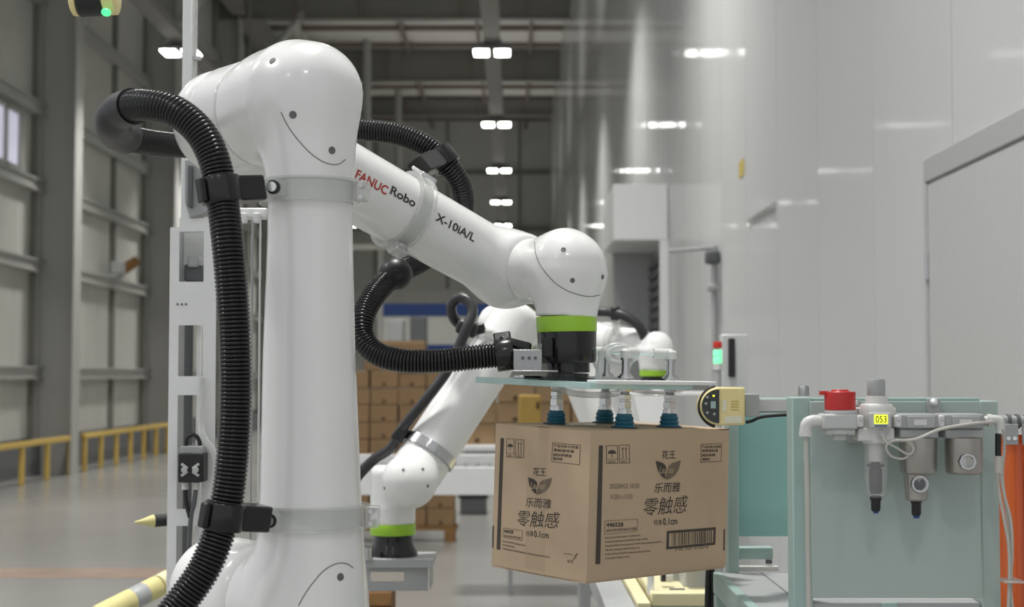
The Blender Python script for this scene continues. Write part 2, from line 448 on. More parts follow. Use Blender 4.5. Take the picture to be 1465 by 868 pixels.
# cable tray that carries the lamps + lamps
ZL = H + 5.4
for n, (x, lab) in enumerate(((-0.335, 'long grey cable tray along the lamp row over the aisle'), (-5.52, 'long grey cable tray along the lamp row by the cladding'))):
    t = Thing('cable_tray', lab, 'cable tray', (x, 3, ZL + 0.18))
    t.part('tray', MB().box((x - 0.14, 3, ZL + 0.16), (x + 0.14, 58, ZL + 0.28)), 'steel_dark', smooth=False)
    for y in (25, 32, 40, 47, 54): t.part('hanger_rod', MB().cyl((x, y, ZL + 0.28), (x, y, ZR), 0.02, seg=6), 'steel_dark')
ORD = 'first second third fourth fifth sixth seventh eighth ninth'.split()
proto = None
for row, x in enumerate((-0.335, -5.52)):
    for k in range(-4, 5):
        y = 25.4 + 7.3 * k
        lab = 'hanging twin LED lamp %s, %s from the end wall' % ('over the aisle' if row == 0 else 'on the row beside the cladding', ORD[4 - k])
        if proto is None:
            t = Thing('hanging_lamp', lab, 'lamp', (x, y, ZL), 'twin LED lamps over the aisle')
            for sx in (-1, 1):
                hb = t.part('lamp_body', MB().cbox((x + sx * 0.175, y, ZL + 0.045), (0.27, 0.52, 0.07)), 'lamp_body', bev=0.01)
                t.part('diffuser', MB().cbox((x + sx * 0.175, y, ZL + 0.003), (0.24, 0.48, 0.02)), 'lamp_face', hb, bev=0.006)
            t.part('bracket', MB().cbox((x, y, ZL + 0.12), (0.5, 0.06, 0.08)), 'lamp_body')
            proto = t.o; root = proto
        else:
            root = share(proto, (x, y, ZL))
            root['label'] = lab; root['group'] = 'twin LED lamps over the aisle' if row == 0 else 'twin LED lamps by the cladding'
            for ch in proto.children:
                c = ch.copy(); COL.objects.link(c); c.parent = root
                for g in ch.children:
                    d = g.copy(); COL.objects.link(d); d.parent = c
        if row == 0 and k >= 0:            # added upward fill with no real source, lifts the dark roof and end wall
            U = bpy.data.lights.new('roof_fill', 'AREA'); U.shape = 'RECTANGLE'; U.size = 0.5; U.size_y = 0.4; U.energy = ROOF_FILL_W
            uo = bpy.data.objects.new('roof_fill', U); COL.objects.link(uo); uo.location = (0, 0, 0.3); uo.rotation_euler = (PI, 0, 0); uo.parent = root
        L = bpy.data.lights.new('lamp_light', 'AREA'); L.shape = 'RECTANGLE'; L.size = 0.6; L.size_y = 0.48
        L.energy = LAMP_W; L.spread = math.radians(120); L.color = (1.0, 0.985, 0.95)
        lo = bpy.data.objects.new('lamp_light', L); COL.objects.link(lo); lo.location = (0, 0, -0.02); lo.parent = root

# guard rails beside the left wall
def guard_rail(ys, label, ov=0.0):
    x = -7.05
    t = Thing('guard_rail', label, 'guard rail', (x, ys[0], 0))
    t.part('top_rail', MB().box((x - 0.04, ys[0] - 0.1 - ov, 0.55), (x + 0.04, ys[-1] + 0.1, 0.63)), 'rail_yellow', bev=0.01)
    for y in ys: t.part('post', MB().box((x - 0.035, y - 0.035, 0), (x + 0.035, y + 0.035, 0.56)), 'rail_yellow', bev=0.01)
guard_rail([21.0, 22.2, 23.4, 24.6], 'yellow guard rail in front of the window bay, before the pillar')
guard_rail([25.45 + 1.02 * k for k in range(8)], 'yellow guard rail with closely set posts running on beyond the pillar')

# small things up on the left wall
p = P(168, 398, 29.0)
t = Thing('wall_fan', 'small grey and brown device standing on a wall girt', 'device', (XL + 0.1, 29, H + 1.88))
t.part('bracket', MB().box((XL - 0.02, 28.6, H + 1.88), (XL + 0.25, 29.2, H + 1.93)), 'machine_grey')
t.part('body', MB().cbox((XL + 0.2, 28.8, H + 2.05), (0.2, 0.4, 0.24)), 'machine_grey', bev=0.03)
t.part('motor', MB().cyl((XL + 0.2, 29.0, H + 2.0), (XL + 0.42, 29.3, H + 2.22), 0.1, seg=16), 'pallet_wood')
p = P(232, 400, 33.2)
q = MB().cyl((XL + 0.35, 33.2, H + 1.85), (XL + 0.35, 33.2, H + 4.2), 0.12, seg=16).ball((XL + 0.35, 33.2, H + 1.85), 0.14, 16)
solo('drain_pipe', q, 'clad_white', 'white vertical pipe with a rounded end beside the dark pillar', 'pipe', (XL + 0.35, 33.2, H + 1.7))

# ------------------------------------------------ portal and fittings on the white wall
YP = 9.7 * F / 2200 * 1.5
YP = F * XR / (957 - CX)
pl = F
def wz(py, Y): return H + (HOR - py) / F * Y
t = Thing('door_portal', 'white boxed portal with a header standing out from the glossy wall', 'portal', (XR - 0.25, YP, 0))
xh = (878 - CX) / F * YP
t.part('header', MB().box((xh, YP, wz(343, YP)), (XR - 0.003, YP + 1.6, wz(262, YP))), 'machine_white', bev=0.01)
xp = (945 - CX) / F * YP
t.part('jamb', MB().box((xp, YP, 0), (XR, YP + 0.1, wz(343, YP))), 'machine_white', bev=0.005)
t.part('far_jamb', MB().box((xp - 0.35, YP + 1.5, 0), (XR, YP + 1.6, wz(343, YP))), 'machine_grey')
for k in range(26):
    z = 0.15 + k * 0.105
    if z > wz(343, YP) - 0.1: break
    t.part('shutter_slat', MB().box((xp + 0.02, YP + 0.1, z), (xp + 0.035, YP + 1.5, z + 0.06)).box((xp + 0.05, YP + 0.1, z + 0.05), (xp + 0.06, YP + 1.5, z + 0.11)), 'machine_dark', smooth=False)
# conduit with camera arm
Y0 = F * (XR - 0.05) / (1021 - CX)
t = Thing('conduit', 'grey wall conduit with a horizontal arm near the portal', 'conduit', (XR - 0.04, Y0, 1.2))
t.part('pipe', MB().cyl((XR - 0.04, Y0, 1.2), (XR - 0.04, Y0, wz(352, Y0)), 0.025, seg=12), 'machine_grey')
t.part('arm', MB().cyl((XR - 0.04, Y0, wz(354, Y0)), ((957 - CX) / F * Y0, Y0, wz(359, Y0)), 0.014, seg=10), 'machine_grey')
t.part('joint_box', MB().cbox((XR - 0.06, Y0 - 0.02, wz(368, Y0)), (0.1, 0.1, 0.1)), 'machine_dark', bev=0.02)
t.part('joint_box', MB().cbox((XR - 0.06, Y0 - 0.02, wz(412, Y0)), (0.07, 0.08, 0.05)), 'machine_grey', bev=0.01)
# sticker
Y1 = F * XR / (1063 - CX)
solo('wall_sticker', MB().box((XR - 0.004, Y1 - 0.11, wz(252, Y1)), (XR - 0.0005, Y1 + 0.11, wz(228, Y1))), 'sensor_yellow_dark', 'small ochre paper notice stuck high on the glossy white wall', 'notice', (XR, Y1, wz(252, Y1)))
# clear strip with a clip on the wall
Y2 = F * XR / (1100 - CX)
t = Thing('wall_strip', 'clear plastic strip fixed level on the glossy white wall', 'strip', (XR, Y2, H + 0.95))
t.part('plate', MB().box((XR - 0.012, 8.7, H + 0.95), (XR, 9.7, H + 1.0)), 'clear_plastic', bev=0.004)
t.part('clip', MB().cbox((XR - 0.014, 8.78, H + 0.985), (0.028, 0.12, 0.05)), 'clear_plastic', bev=0.01)
# signal tower on a slim control column, and slotted panel
YS = 4.6
c = P(1027, 560, YS)
t = Thing('signal_tower', 'slim signal tower with one red and two green lamps', 'signal lamp', (c.x, YS, 0))
t.part('pole', MB().cyl((c.x, YS, 0), (c.x, YS, wz(528, YS)), 0.012, seg=12), 'machine_grey')
t.part('collar', MB().cyl((c.x, YS, wz(529, YS)), (c.x, YS, wz(520, YS)), 0.014, seg=16), 'cast_pale')
for y0, m, nm in ((498, 'led_red', 'red_lamp'), (510, 'led_green', 'green_lamp'), (520, 'led_green', 'green_lamp')):
    t.part(nm, MB().lathe((c.x, YS, wz(y0, YS)), (0, 0, 1), [(0, 0.0125), (0.004, 0.0135), (0.016, 0.0135), (0.02, 0.0125)], 20), m)
c = P(1047, 513, 4.7)
t = Thing('slot_panel', 'pale upright panel with a long black slot beside the signal tower', 'panel', (c.x, 4.72, 0))
t.part('panel', MB().box((c.x - 0.032, 4.7, 0), (c.x + 0.05, 4.76, wz(478, 4.7))), 'door_white', bev=0.004)
t.part('slot', MB().box((c.x - 0.011, 4.692, wz(539, 4.7)), (c.x + 0.009, 4.7, wz(484, 4.7))), 'matte_black', bev=0.002)

# ================================================================ MAIN ROBOT
AX = Vector((-0.64, 0.77, 0)).normalized()         # direction of the shoulder / elbow / wrist pivots
FD = Vector((0.77, 0.64, 0)).normalized()
Hd = P(441, 132, 2.2); Hl = P(442, 215, 2.2); Hj = P(441, 145, 2.2)
Kb = P(448, 872, 2.2)
zs = [P(0, y, 2.2).z for y in (1000, 868, 700, 500, 330, 290, 250, 210, 180, 137)]
rs = [0.092, 0.0805, 0.0715, 0.0655, 0.0605, 0.0608, 0.0635, 0.0665, 0.0705, 0.0735]
xs = [P(x, 500, 2.2).x for x in (449, 447, 445.5, 442.5, 443, 443, 441.5, 441, 440.5, 440.5)]
def f_link(p):
    z = p[:, 2]; r = np.interp(z, zs, rs); cx = np.interp(z, zs, xs)
    c = np.hypot(p[:, 0] - cx, p[:, 1] - 2.2) - r
    top = np.sqrt((p[:, 0] - xs[-1])**2 + (p[:, 1] - 2.2)**2 + (z - zs[-1])**2) - rs[-1]
    d = np.maximum(np.where(z > zs[-1], top, c), zs[0] - z)
    d = smin(d, s_cap(p, Hd - Vector((0, 0, 0.004)), Hj + AX * 0.06, 0.0715, 0.077), 0.02)
    d = smin(d, s_cyl(p, Hj + AX * 0.02, Hj + AX * 0.125, 0.0815, 0.004), 0.04)
    d = smin(d, s_cyl(p, Kb, Kb + AX * 0.11, 0.082, 0.004), 0.05)
    return d
def f_elbow(p):
    return s_cyl(p, Hj + AX * 0.1265, Hj + AX * 0.205, 0.0825, 0.003)
def f_cap(p):
    return s_cyl(p, Hj + AX * 0.2065, Hj + AX * 0.285, 0.082, 0.035)
El = Hj + AX * 0.2
Wr = P(724, 386, 2.693)
Dm = Vector((0.0935, 2.57, 0)); Dm.z = P(812, 384, 2.57).z
FU = (Wr - El).normalized()
def f_fore(p):
    d = s_cyl(p, El + FU * 0.0, Wr, 0.0615, 0.01, 0.058)
    d = smin(d, s_cyl(p, El - AX * 0.05, El + AX * 0.05, 0.076, 0.01), 0.05)
    d = smin(d, s_cap(p, Wr, Wr, 0.0, 0.0) - 0.061, 0.02) if False else smin(d, np.linalg.norm(p - A3(Wr), axis=1) - 0.0625, 0.03)
    return smin(d, s_cyl(p, Wr, Wr - AX * 0.062, 0.056, 0.004), 0.035)
J6b = P(810.5, 453, 2.57)
def f_wrist(p):
    d = s_cap(p, Dm, Dm + Vector((0, 0, 0.0)) + (J6b - Dm) * 0.02, 0.0645)
    d = smin(d, s_cyl(p, Dm - AX * 0.0, Dm + AX * 0.097, 0.0565, 0.004), 0.03)
    return smin(d, s_cyl(p, Dm + (J6b - Dm) * 0.1, J6b, 0.0585, 0.001, 0.0512), 0.02)
def f_base(p):
    d = s_cyl(p, Kb + AX * 0.1115, Kb + AX * 0.30, 0.083, 0.03)
    return smin(d, s_cyl(p, Kb + AX * 0.2, Kb + AX * 0.2 - Vector((0, 0, 0.26)), 0.085, 0.02), 0.04)
base = Kb + AX * 0.2 - Vector((0, 0, 0.26))
rb = Thing('industrial_robot', 'large glossy white robot arm holding the carton, ribbed black hose on its column', 'robot arm', base)
def bounds(pts, m):
    a = np.array([tuple(p) for p in pts]); return a.min(0) - m, a.max(0) + m
lo, hi = bounds([Hd, Hj + AX * 0.13, Kb + AX * 0.12, P(449, 960, 2.2)], 0.1)
link = rb.part('link_arm', sdf_mesh(f_link, lo, hi, 0.005), 'robot_white', ang=180)
lo, hi = bounds([Hj + AX * 0.1, Hj + AX * 0.29], 0.1)
elb = rb.part('elbow_housing', sdf_mesh(f_elbow, lo, hi, 0.004), 'robot_white', ang=60)
rb.part('elbow_cap', sdf_mesh(f_cap, lo, hi, 0.004), 'robot_white', elb, ang=180)
lo, hi = bounds([El, Wr], 0.13)
fore = rb.part('forearm', sdf_mesh(f_fore, lo, hi, 0.005), 'robot_white', ang=180)
lo, hi = bounds([Dm, J6b, Dm + AX * 0.1], 0.08)
wri = rb.part('wrist_housing', sdf_mesh(f_wrist, lo, hi, 0.004), 'robot_white', ang=180)
lo, hi = bounds([Kb + AX * 0.1, Kb + AX * 0.32, base], 0.1)
bas = rb.part('shoulder_base', sdf_mesh(f_base, lo, hi, 0.006), 'robot_white', ang=180)
# flange: green ring, black tool body
dn_ = (P(812, 528, 2.57) - J6b).normalized()
Lf = (P(812, 528, 2.57) - J6b).length
gr = 22 / 75 * Lf
rb.part('green_ring', MB().lathe(J6b, dn_, [(0, 0.0505), (0.001, 0.0508), (gr - 0.001, 0.0503), (gr, 0.05)], 64), 'robot_green', label='bright green band')
fl = rb.part('tool_flange', MB().lathe(J6b, dn_, [(gr, 0.0488), (gr + 0.002, 0.0496), (Lf - 0.014, 0.0482), (Lf - 0.010, 0.0468), (Lf - 0.010, 0.037), (Lf + 0.006, 0.037)], 64), 'gloss_black', label='glossy black tool body')
ctr = P(786, 497, 2.52)
rb.part('connector_plate', MB().cbox(P(783, 497, 2.535), (0.018, 0.03, 0.034)), 'matte_black', fl, bev=0.003)
q = MB().lathe(P(786, 499, 2.545), Vector((-0.8, -0.55, 0)), [(0, 0.007), (0.01, 0.007), (0.012, 0.009), (0.018, 0.009), (0.02, 0.006), (0.03, 0.006)], 16)
rb.part('air_fitting', q, 'clear_tube', fl)

# seams and screws lying on the castings
def seam(fn, pix, parent, n=10, w=0.0008):
    pp = spline([(x, y, 0) for x, y in pix], n)
    pts = []
    for v in pp:
        h, nn = sdf_hit(fn, v.x, v.y)
        if h.y < 4 and abs(fn(A3(h)[None])[0]) < 1e-3: pts.append(h + nn * 0.0001)
    rb.part('seam', MB().tube(pts, w, 6), 'seam_grey', parent)
def screw(fn, px, py, parent, r=0.0055, m='screw_grey'):
    h, n = sdf_hit(fn, px, py)
    q = MB().lathe(h - n * 0.002, n, [(0, r), (0.0024, r), (0.0030, r * 0.85), (0.0026, r * 0.45), (0.0026, r * 0.01)], 16)
    rb.part('screw', q, m, parent)
seam(f_link, [(402, 160), (409, 175), (420, 192), (440, 215), (458, 229), (474, 235), (486, 234), (494, 228)], link)
seam(f_link, [(427, 866), (436, 850), (448, 833), (462, 817), (476, 808), (488, 805), (498, 807), (505, 812)], link)
for s in ((390, 87), (419, 164), (475, 215), (487, 825)): screw(f_link, s[0], s[1], link)
screw(f_fore, 736, 380, fore, 0.002, 'seam_grey')
seam(f_wrist, [(765, 346), (766, 360), (772, 377), (784, 394), (800, 409), (820, 419), (842, 424), (858, 422)], wri)
for s in ((806, 357), (819, 401), (862, 396)): screw(f_wrist, s[0], s[1], wri, 0.0042)

# lettering on the forearm
def arm_text(body, p0, p1, hpx, m, bold=0.0):
    h0, n0 = sdf_hit(f_fore, *p0); h1, n1 = sdf_hit(f_fore, *p1)
    u0 = (h0 - El).dot(FU); u1 = (h1 - El).dot(FU)
    v, f, asp = text_mesh(body, 0.0, bold)
    r0 = (h0 - El) - FU * u0; rad = r0.length; e1 = r0.normalized(); e2 = FU.cross(e1)
    if e2.z < 0: e2 = -e2
    hh = hpx
    q = MB(); vs = []
    for x, y in v:
        a = y * hh / rad; pt = El + FU * (u0 + (u1 - u0) * x) + (e1 * math.cos(a) + e2 * math.sin(a)) * 0.075
        for i in range(40):
            d = f_fore(A3(pt)[None])[0] - 0.0009
            pt = pt - (e1 * math.cos(a) + e2 * math.sin(a)) * d
        vs.append(pt)
    q.add(vs, f)
    rb.part('lettering', q, m, fore, smooth=False)
arm_text('FANUC', (507, 254), (553, 276), 0.0150, 'red_ink', 0.02)
arm_text('Robo', (557, 277), (592, 297), 0.0145, 'dark_ink', 0.02)
arm_text('X-10iA/L', (622, 315), (678, 345), 0.0145, 'dark_ink', 0.02)

# transparent clamp bands
def band(o, ax, r, w, lug_dir, name='clamp_band'):
    ax = Vector(ax).normalized()
    b = rb.part(name, MB().lathe(o - ax * w / 2, ax, [(0, r), (0, r + 0.009), (0.0035, r + 0.009), (0.0045, r + 0.005), (w - 0.0045, r + 0.005), (w - 0.0035, r + 0.009), (w, r + 0.009), (w, r)], 64, closed=True), 'clear_plastic')
    ld = Vector(lug_dir); ld = (ld - ax * ld.dot(ax)).normalized(); tg = ax.cross(ld)
    mt = Matrix((ld, tg, ax)).transposed()
    rb.part('clamp_lug', MB().cbox(o + ld * (r + 0.014), (0.018, 0.024, w * 0.92), mt), 'clear_plastic', b, bev=0.003)
    q = MB()
    for s in (-1, 1): q.cyl(o + ld * (r + 0.014) + ax * s * w * 0.25 - tg * 0.016, o + ld * (r + 0.014) + ax * s * w * 0.25 + tg * 0.016, 0.0035, seg=10)
    rb.part('clamp_bolt', q, 'steel', b)
    return b
o1 = P(443, 276, 2.2); o2 = P(446, 738, 2.2)
b1 = band(o1, (0.0, 0, 1), 0.0635, 0.034, (1, -0.1, 0)); b2 = band(o2, (0.0, 0, 1), 0.074, 0.034, (1, -0.1, 0))
for o, r, b in ((o1, 0.0635, b1), (o2, 0.074, b2)):
    mt = Matrix.Rotation(math.radians(18), 3, 'Z')
    c = o + Vector((-r * 0.62, -r * 0.72, 0)); 
    rb.part('clamp_block', MB().cbox(c + Vector((-0.006, -0.012, 0)), (0.042, 0.022, 0.028), mt), 'clear_plastic', b, bev=0.004)
    rb.part('clamp_bolt', MB().cyl(c + Vector((-0.004, -0.03, 0)), c + Vector((-0.002, -0.02, 0)), 0.007, seg=16), 'chrome', b)
    rb.part('bolt_washer', MB().cyl(c + Vector((-0.003, -0.0255, 0)), c + Vector((-0.002, -0.02, 0)), 0.0098, seg=20), 'matte_black', b)
of = El + FU * 0.335
b3 = band(of, FU, 0.0605, 0.03, Vector((-0.15, -0.6, -1)))
c3 = P(612, 262, 2.56)
rb.part('clamp_plate', MB().cbox(P(609, 262, 2.575), (0.03, 0.016, 0.03), Matrix.Rotation(math.radians(32), 3, 'Y')), 'steel', b3, bev=0.003)
rb.part('clamp_plate', MB().cbox(P(603, 248, 2.60), (0.036, 0.03, 0.006), Matrix.Rotation(math.radians(32), 3, 'Y')), 'chrome', b3, bev=0.002)
rb.part('clamp_plate', MB().cbox(P(566, 349, 2.56), (0.034, 0.03, 0.004), Matrix.Rotation(math.radians(10), 3, 'Y')), 'chrome', b3, bev=0.001)
# pedestal under the robot (below the frame)
pd = Thing('robot_pedestal', 'white steel pedestal under the large robot arm', 'pedestal', (base.x, base.y, 0))
pd.part('column', MB().cyl((base.x, base.y, 0.02), (base.x, base.y, base.z - 0.025), 0.11, seg=40), 'machine_white')
pd.part('foot_plate', MB().cbox((base.x, base.y, 0.01), (0.5, 0.5, 0.02)), 'machine_grey', bev=0.004)
pd.part('top_plate', MB().cyl((base.x, base.y, base.z - 0.025), (base.x, base.y, base.z), 0.13, seg=40), 'machine_grey')

# ---------------------------------------------------------------- corrugated hose with clips
def ribbed(mb, pts, r, pitch, seg=20, depth=0.13):
    q = resample(pts, pitch / 4)
    pr = (1.0, 0.985, 1 - depth, 0.985)
    return mb.tube(q, r, seg, rf=lambda i: r * pr[i % 4])
HR = 0.0222
pA = [(225, 905, 2.02), (262, 858, 2.03), (296, 806, 2.04), (320, 738, 2.05), (332, 660, 2.055), (337, 560, 2.06), (334, 450, 2.06), (326, 350, 2.065), (316, 272, 2.08),
      (304, 222, 2.085), (282, 184, 2.09), (248, 158, 2.10), (212, 150, 2.12), (182, 154, 2.16)]
pB = [(161, 173, 2.2), (168, 189, 2.26), (190, 199, 2.32), (225, 205, 2.4), (262, 208, 2.5), (300, 208, 2.62), (350, 196, 2.74), (430, 176, 2.80), (512, 185, 2.78), (568, 192, 2.76), (612, 210, 2.745), (640, 236, 2.745), (660, 268, 2.77),
      (661, 305, 2.82), (640, 345, 2.84), (605, 372, 2.76), (566, 392, 2.68), (537, 420, 2.61), (520, 452, 2.57), (520, 484, 2.555), (540, 506, 2.545), (578, 516, 2.535), (630, 516, 2.53), (680, 511, 2.53), (722, 507, 2.53)]
hA = spline([P(*p) for p in pA + pB[:1]], 14); hB = spline([P(*p) for p in pB], 14)
hs = Thing('corrugated_hose', 'long black corrugated hose clipped along the large robot arm', 'hose', P(225, 905, 2.02))
hs.part('hose_run', ribbed(MB(), hA, HR, 0.0056), 'hose_black', ang=80)
hs.part('hose_run', ribbed(MB(), hB, 0.0204, 0.0056), 'hose_black', ang=80)
def clip(c, ax, to, w=0.036, r=0.0275, lever=True):
    c = Vector(c); ax = Vector(ax).normalized(); to = Vector(to); d = to - c; d = d - ax * d.dot(ax); L = d.length; d.normalize(); tg = ax.cross(d)
    k = hs.part('hose_clip', MB().lathe(c - ax * w/2, ax, [(0, r - 0.005), (0, r - 0.001), (0.002, r), (w - 0.002, r), (w, r - 0.001), (w, r - 0.005)], 40, closed=True), 'gloss_black')
    mt = Matrix((d, tg, ax)).transposed()
    hs.part('clip_arm', MB().cbox(c + d * (r + L) / 2, (max(L - r, 0.01) + 0.03, 0.034, w * 0.98), mt), 'gloss_black', k, bev=0.003)
    if lever: hs.part('clip_latch', MB().cbox(c - d * (r + 0.004), (0.009, 0.014, w * 0.92), mt), 'gloss_black', k, bev=0.002)
    return k
clip(P(316, 272, 2.08), P(313, 250, 2.08) - P(319, 290, 2.08), P(358, 270, 2.115))
clip(P(320, 738, 2.05), P(322, 720, 2.05) - P(316, 756, 2.05), P(366, 738, 2.09))
clip(P(632, 227, 2.745), P(648, 250, 2.745) - P(615, 208, 2.745), P(607, 242, 2.67), 0.036, 0.0275, False)
ke = clip(P(722, 507, 2.53), P(735, 505, 2.53) - P(700, 510, 2.53), P(733, 494, 2.55), 0.03, 0.027, False)
hs.part('clip_latch', MB().cbox(P(737, 492, 2.54), (0.055, 0.035, 0.016), Matrix.Rotation(math.radians(14), 3, 'Y')), 'gloss_black', ke, bev=0.005)
hs.part('protector_ball', MB().ball(P(566, 392, 2.66), 0.0295, 32, P(600, 372, 2.74) - P(540, 416, 2.62)), 'ball_black', label='smooth round black hose protector')
hs.part('ball_slot', MB().lathe(P(565, 391, 2.636), (0.1, -1, 0.05), [(0, 0.0065), (0.006, 0.0065), (0.0068, 0.005)], 20), 'matte_black')
hs.part('elbow_sleeve', MB().tube(spline([P(190, 152, 2.15), P(172, 159, 2.175), P(161, 173, 2.2), P(166, 187, 2.25), P(180, 196, 2.29)], 10), 0.0262, 32), 'ball_black', label='smooth black sleeve at the turn of the hose')

# ================================================================ CARTON held by the gripper
yaw = math.radians(42.4)
R0 = Matrix.Rotation(math.radians(1.7), 3, 'Y') @ Matrix.Rotation(math.radians(1.0), 3, 'X') @ Matrix.Rotation(yaw, 3, 'Z')
N = P(845, 616.5, 2.45)
BU, BV, BH = 0.342, 0.226, 0.2385
BM = Matrix.Translation(N) @ R0.to_4x4()           # u along the long face, v along the short face, w up from the top edge
bc = BM @ Vector((BU / 2, BV / 2, -BH))
cb = Thing('cardboard_carton', 'brown printed cardboard carton hanging from the four suction cups', 'carton', bc)
bulge = 0.008
def face_pt(side, a, b, off=0.0):
    """a, b in 0..1 across / down a face; faces bow out a little, as the photo shows on the short end."""
    if side == 'long':
        return Vector((a * BU, -off - 0.002 * math.sin(PI*a) * math.sin(PI*b), -b * BH))
    return Vector((-off - bulge * math.sin(PI*a) * (0.75 + 0.25*math.sin(PI*b)), (1 - a) * BV, -b * BH))
q = MB(BM); n = 12
for side in ('long', 'short'):
    vs = [face_pt(side, i/n, j/n) for j in range(n+1) for i in range(n+1)]
    q.add(vs, [(j*(n+1)+i, j*(n+1)+i+1, (j+1)*(n+1)+i+1, (j+1)*(n+1)+i) for j in range(n) for i in range(n)])
q.add([(0,BV,0),(BU,BV,0),(BU,BV,-BH),(0,BV,-BH)], [(0,1,2,3)]).add([(BU,0,0),(BU,BV,0),(BU,BV,-BH),(BU,0,-BH)], [(0,1,2,3)])
q.add([(0,0,-BH),(BU,0,-BH),(BU,BV,-BH),(0,BV,-BH)], [(0,1,2,3)])
body = cb.part('box_body', q, 'card', ang=30)
# flaps: two long ones meeting at the middle, slightly lifted at the short end
for s in (0, 1):
    q = MB(BM); v0, v1 = (0.0, BV/2 - 0.001) if s == 0 else (BV/2 + 0.001, BV)
    nn = 8; vs = []
    for i in range(nn + 1):
        u = BU * i / nn; lift = 0.0035 * max(0, 1 - i / 2.5)
        l0, l1 = (0.0, lift) if s == 0 else (lift, 0.0)
        vs += [(u, v0, l0 - 0.003), (u, v1, l1 - 0.003), (u, v1, l1), (u, v0, l0)]
    fs = []
    for i in range(nn):
        for k in range(4): fs.append((4*i+k, 4*i+(k+1)%4, 4*i+4+(k+1)%4, 4*i+4+k))
    fs += [(0,1,2,3), tuple(4*nn + k for k in (3,2,1,0))]
    q.add(vs, fs); cb.part('flap', q, 'card', smooth=False)
    q = MB(BM).box((-0.001, v0 + 0.001, -BH - 0.003), (BU - 0.002, v1 - 0.001, -BH - 0.0002)); cb.part('flap', q, 'card', smooth=False)
q = MB(BM)
q.box((-0.0005, BV/2 - 0.024, 0.0035), (BU, BV/2 + 0.024, 0.0039))
m_ = 10; vs = []
for j in range(m_ + 1):
    for e in (-1, 1):
        a = 0.5 + e * 0.024 / BV; vs.append(face_pt('short', a, j/m_*0.98, 0.0006))
q.add(vs, [(2*j, 2*j+1, 2*j+3, 2*j+2) for j in range(m_)])
cb.part('packing_tape', q, 'packing_tape', smooth=False)

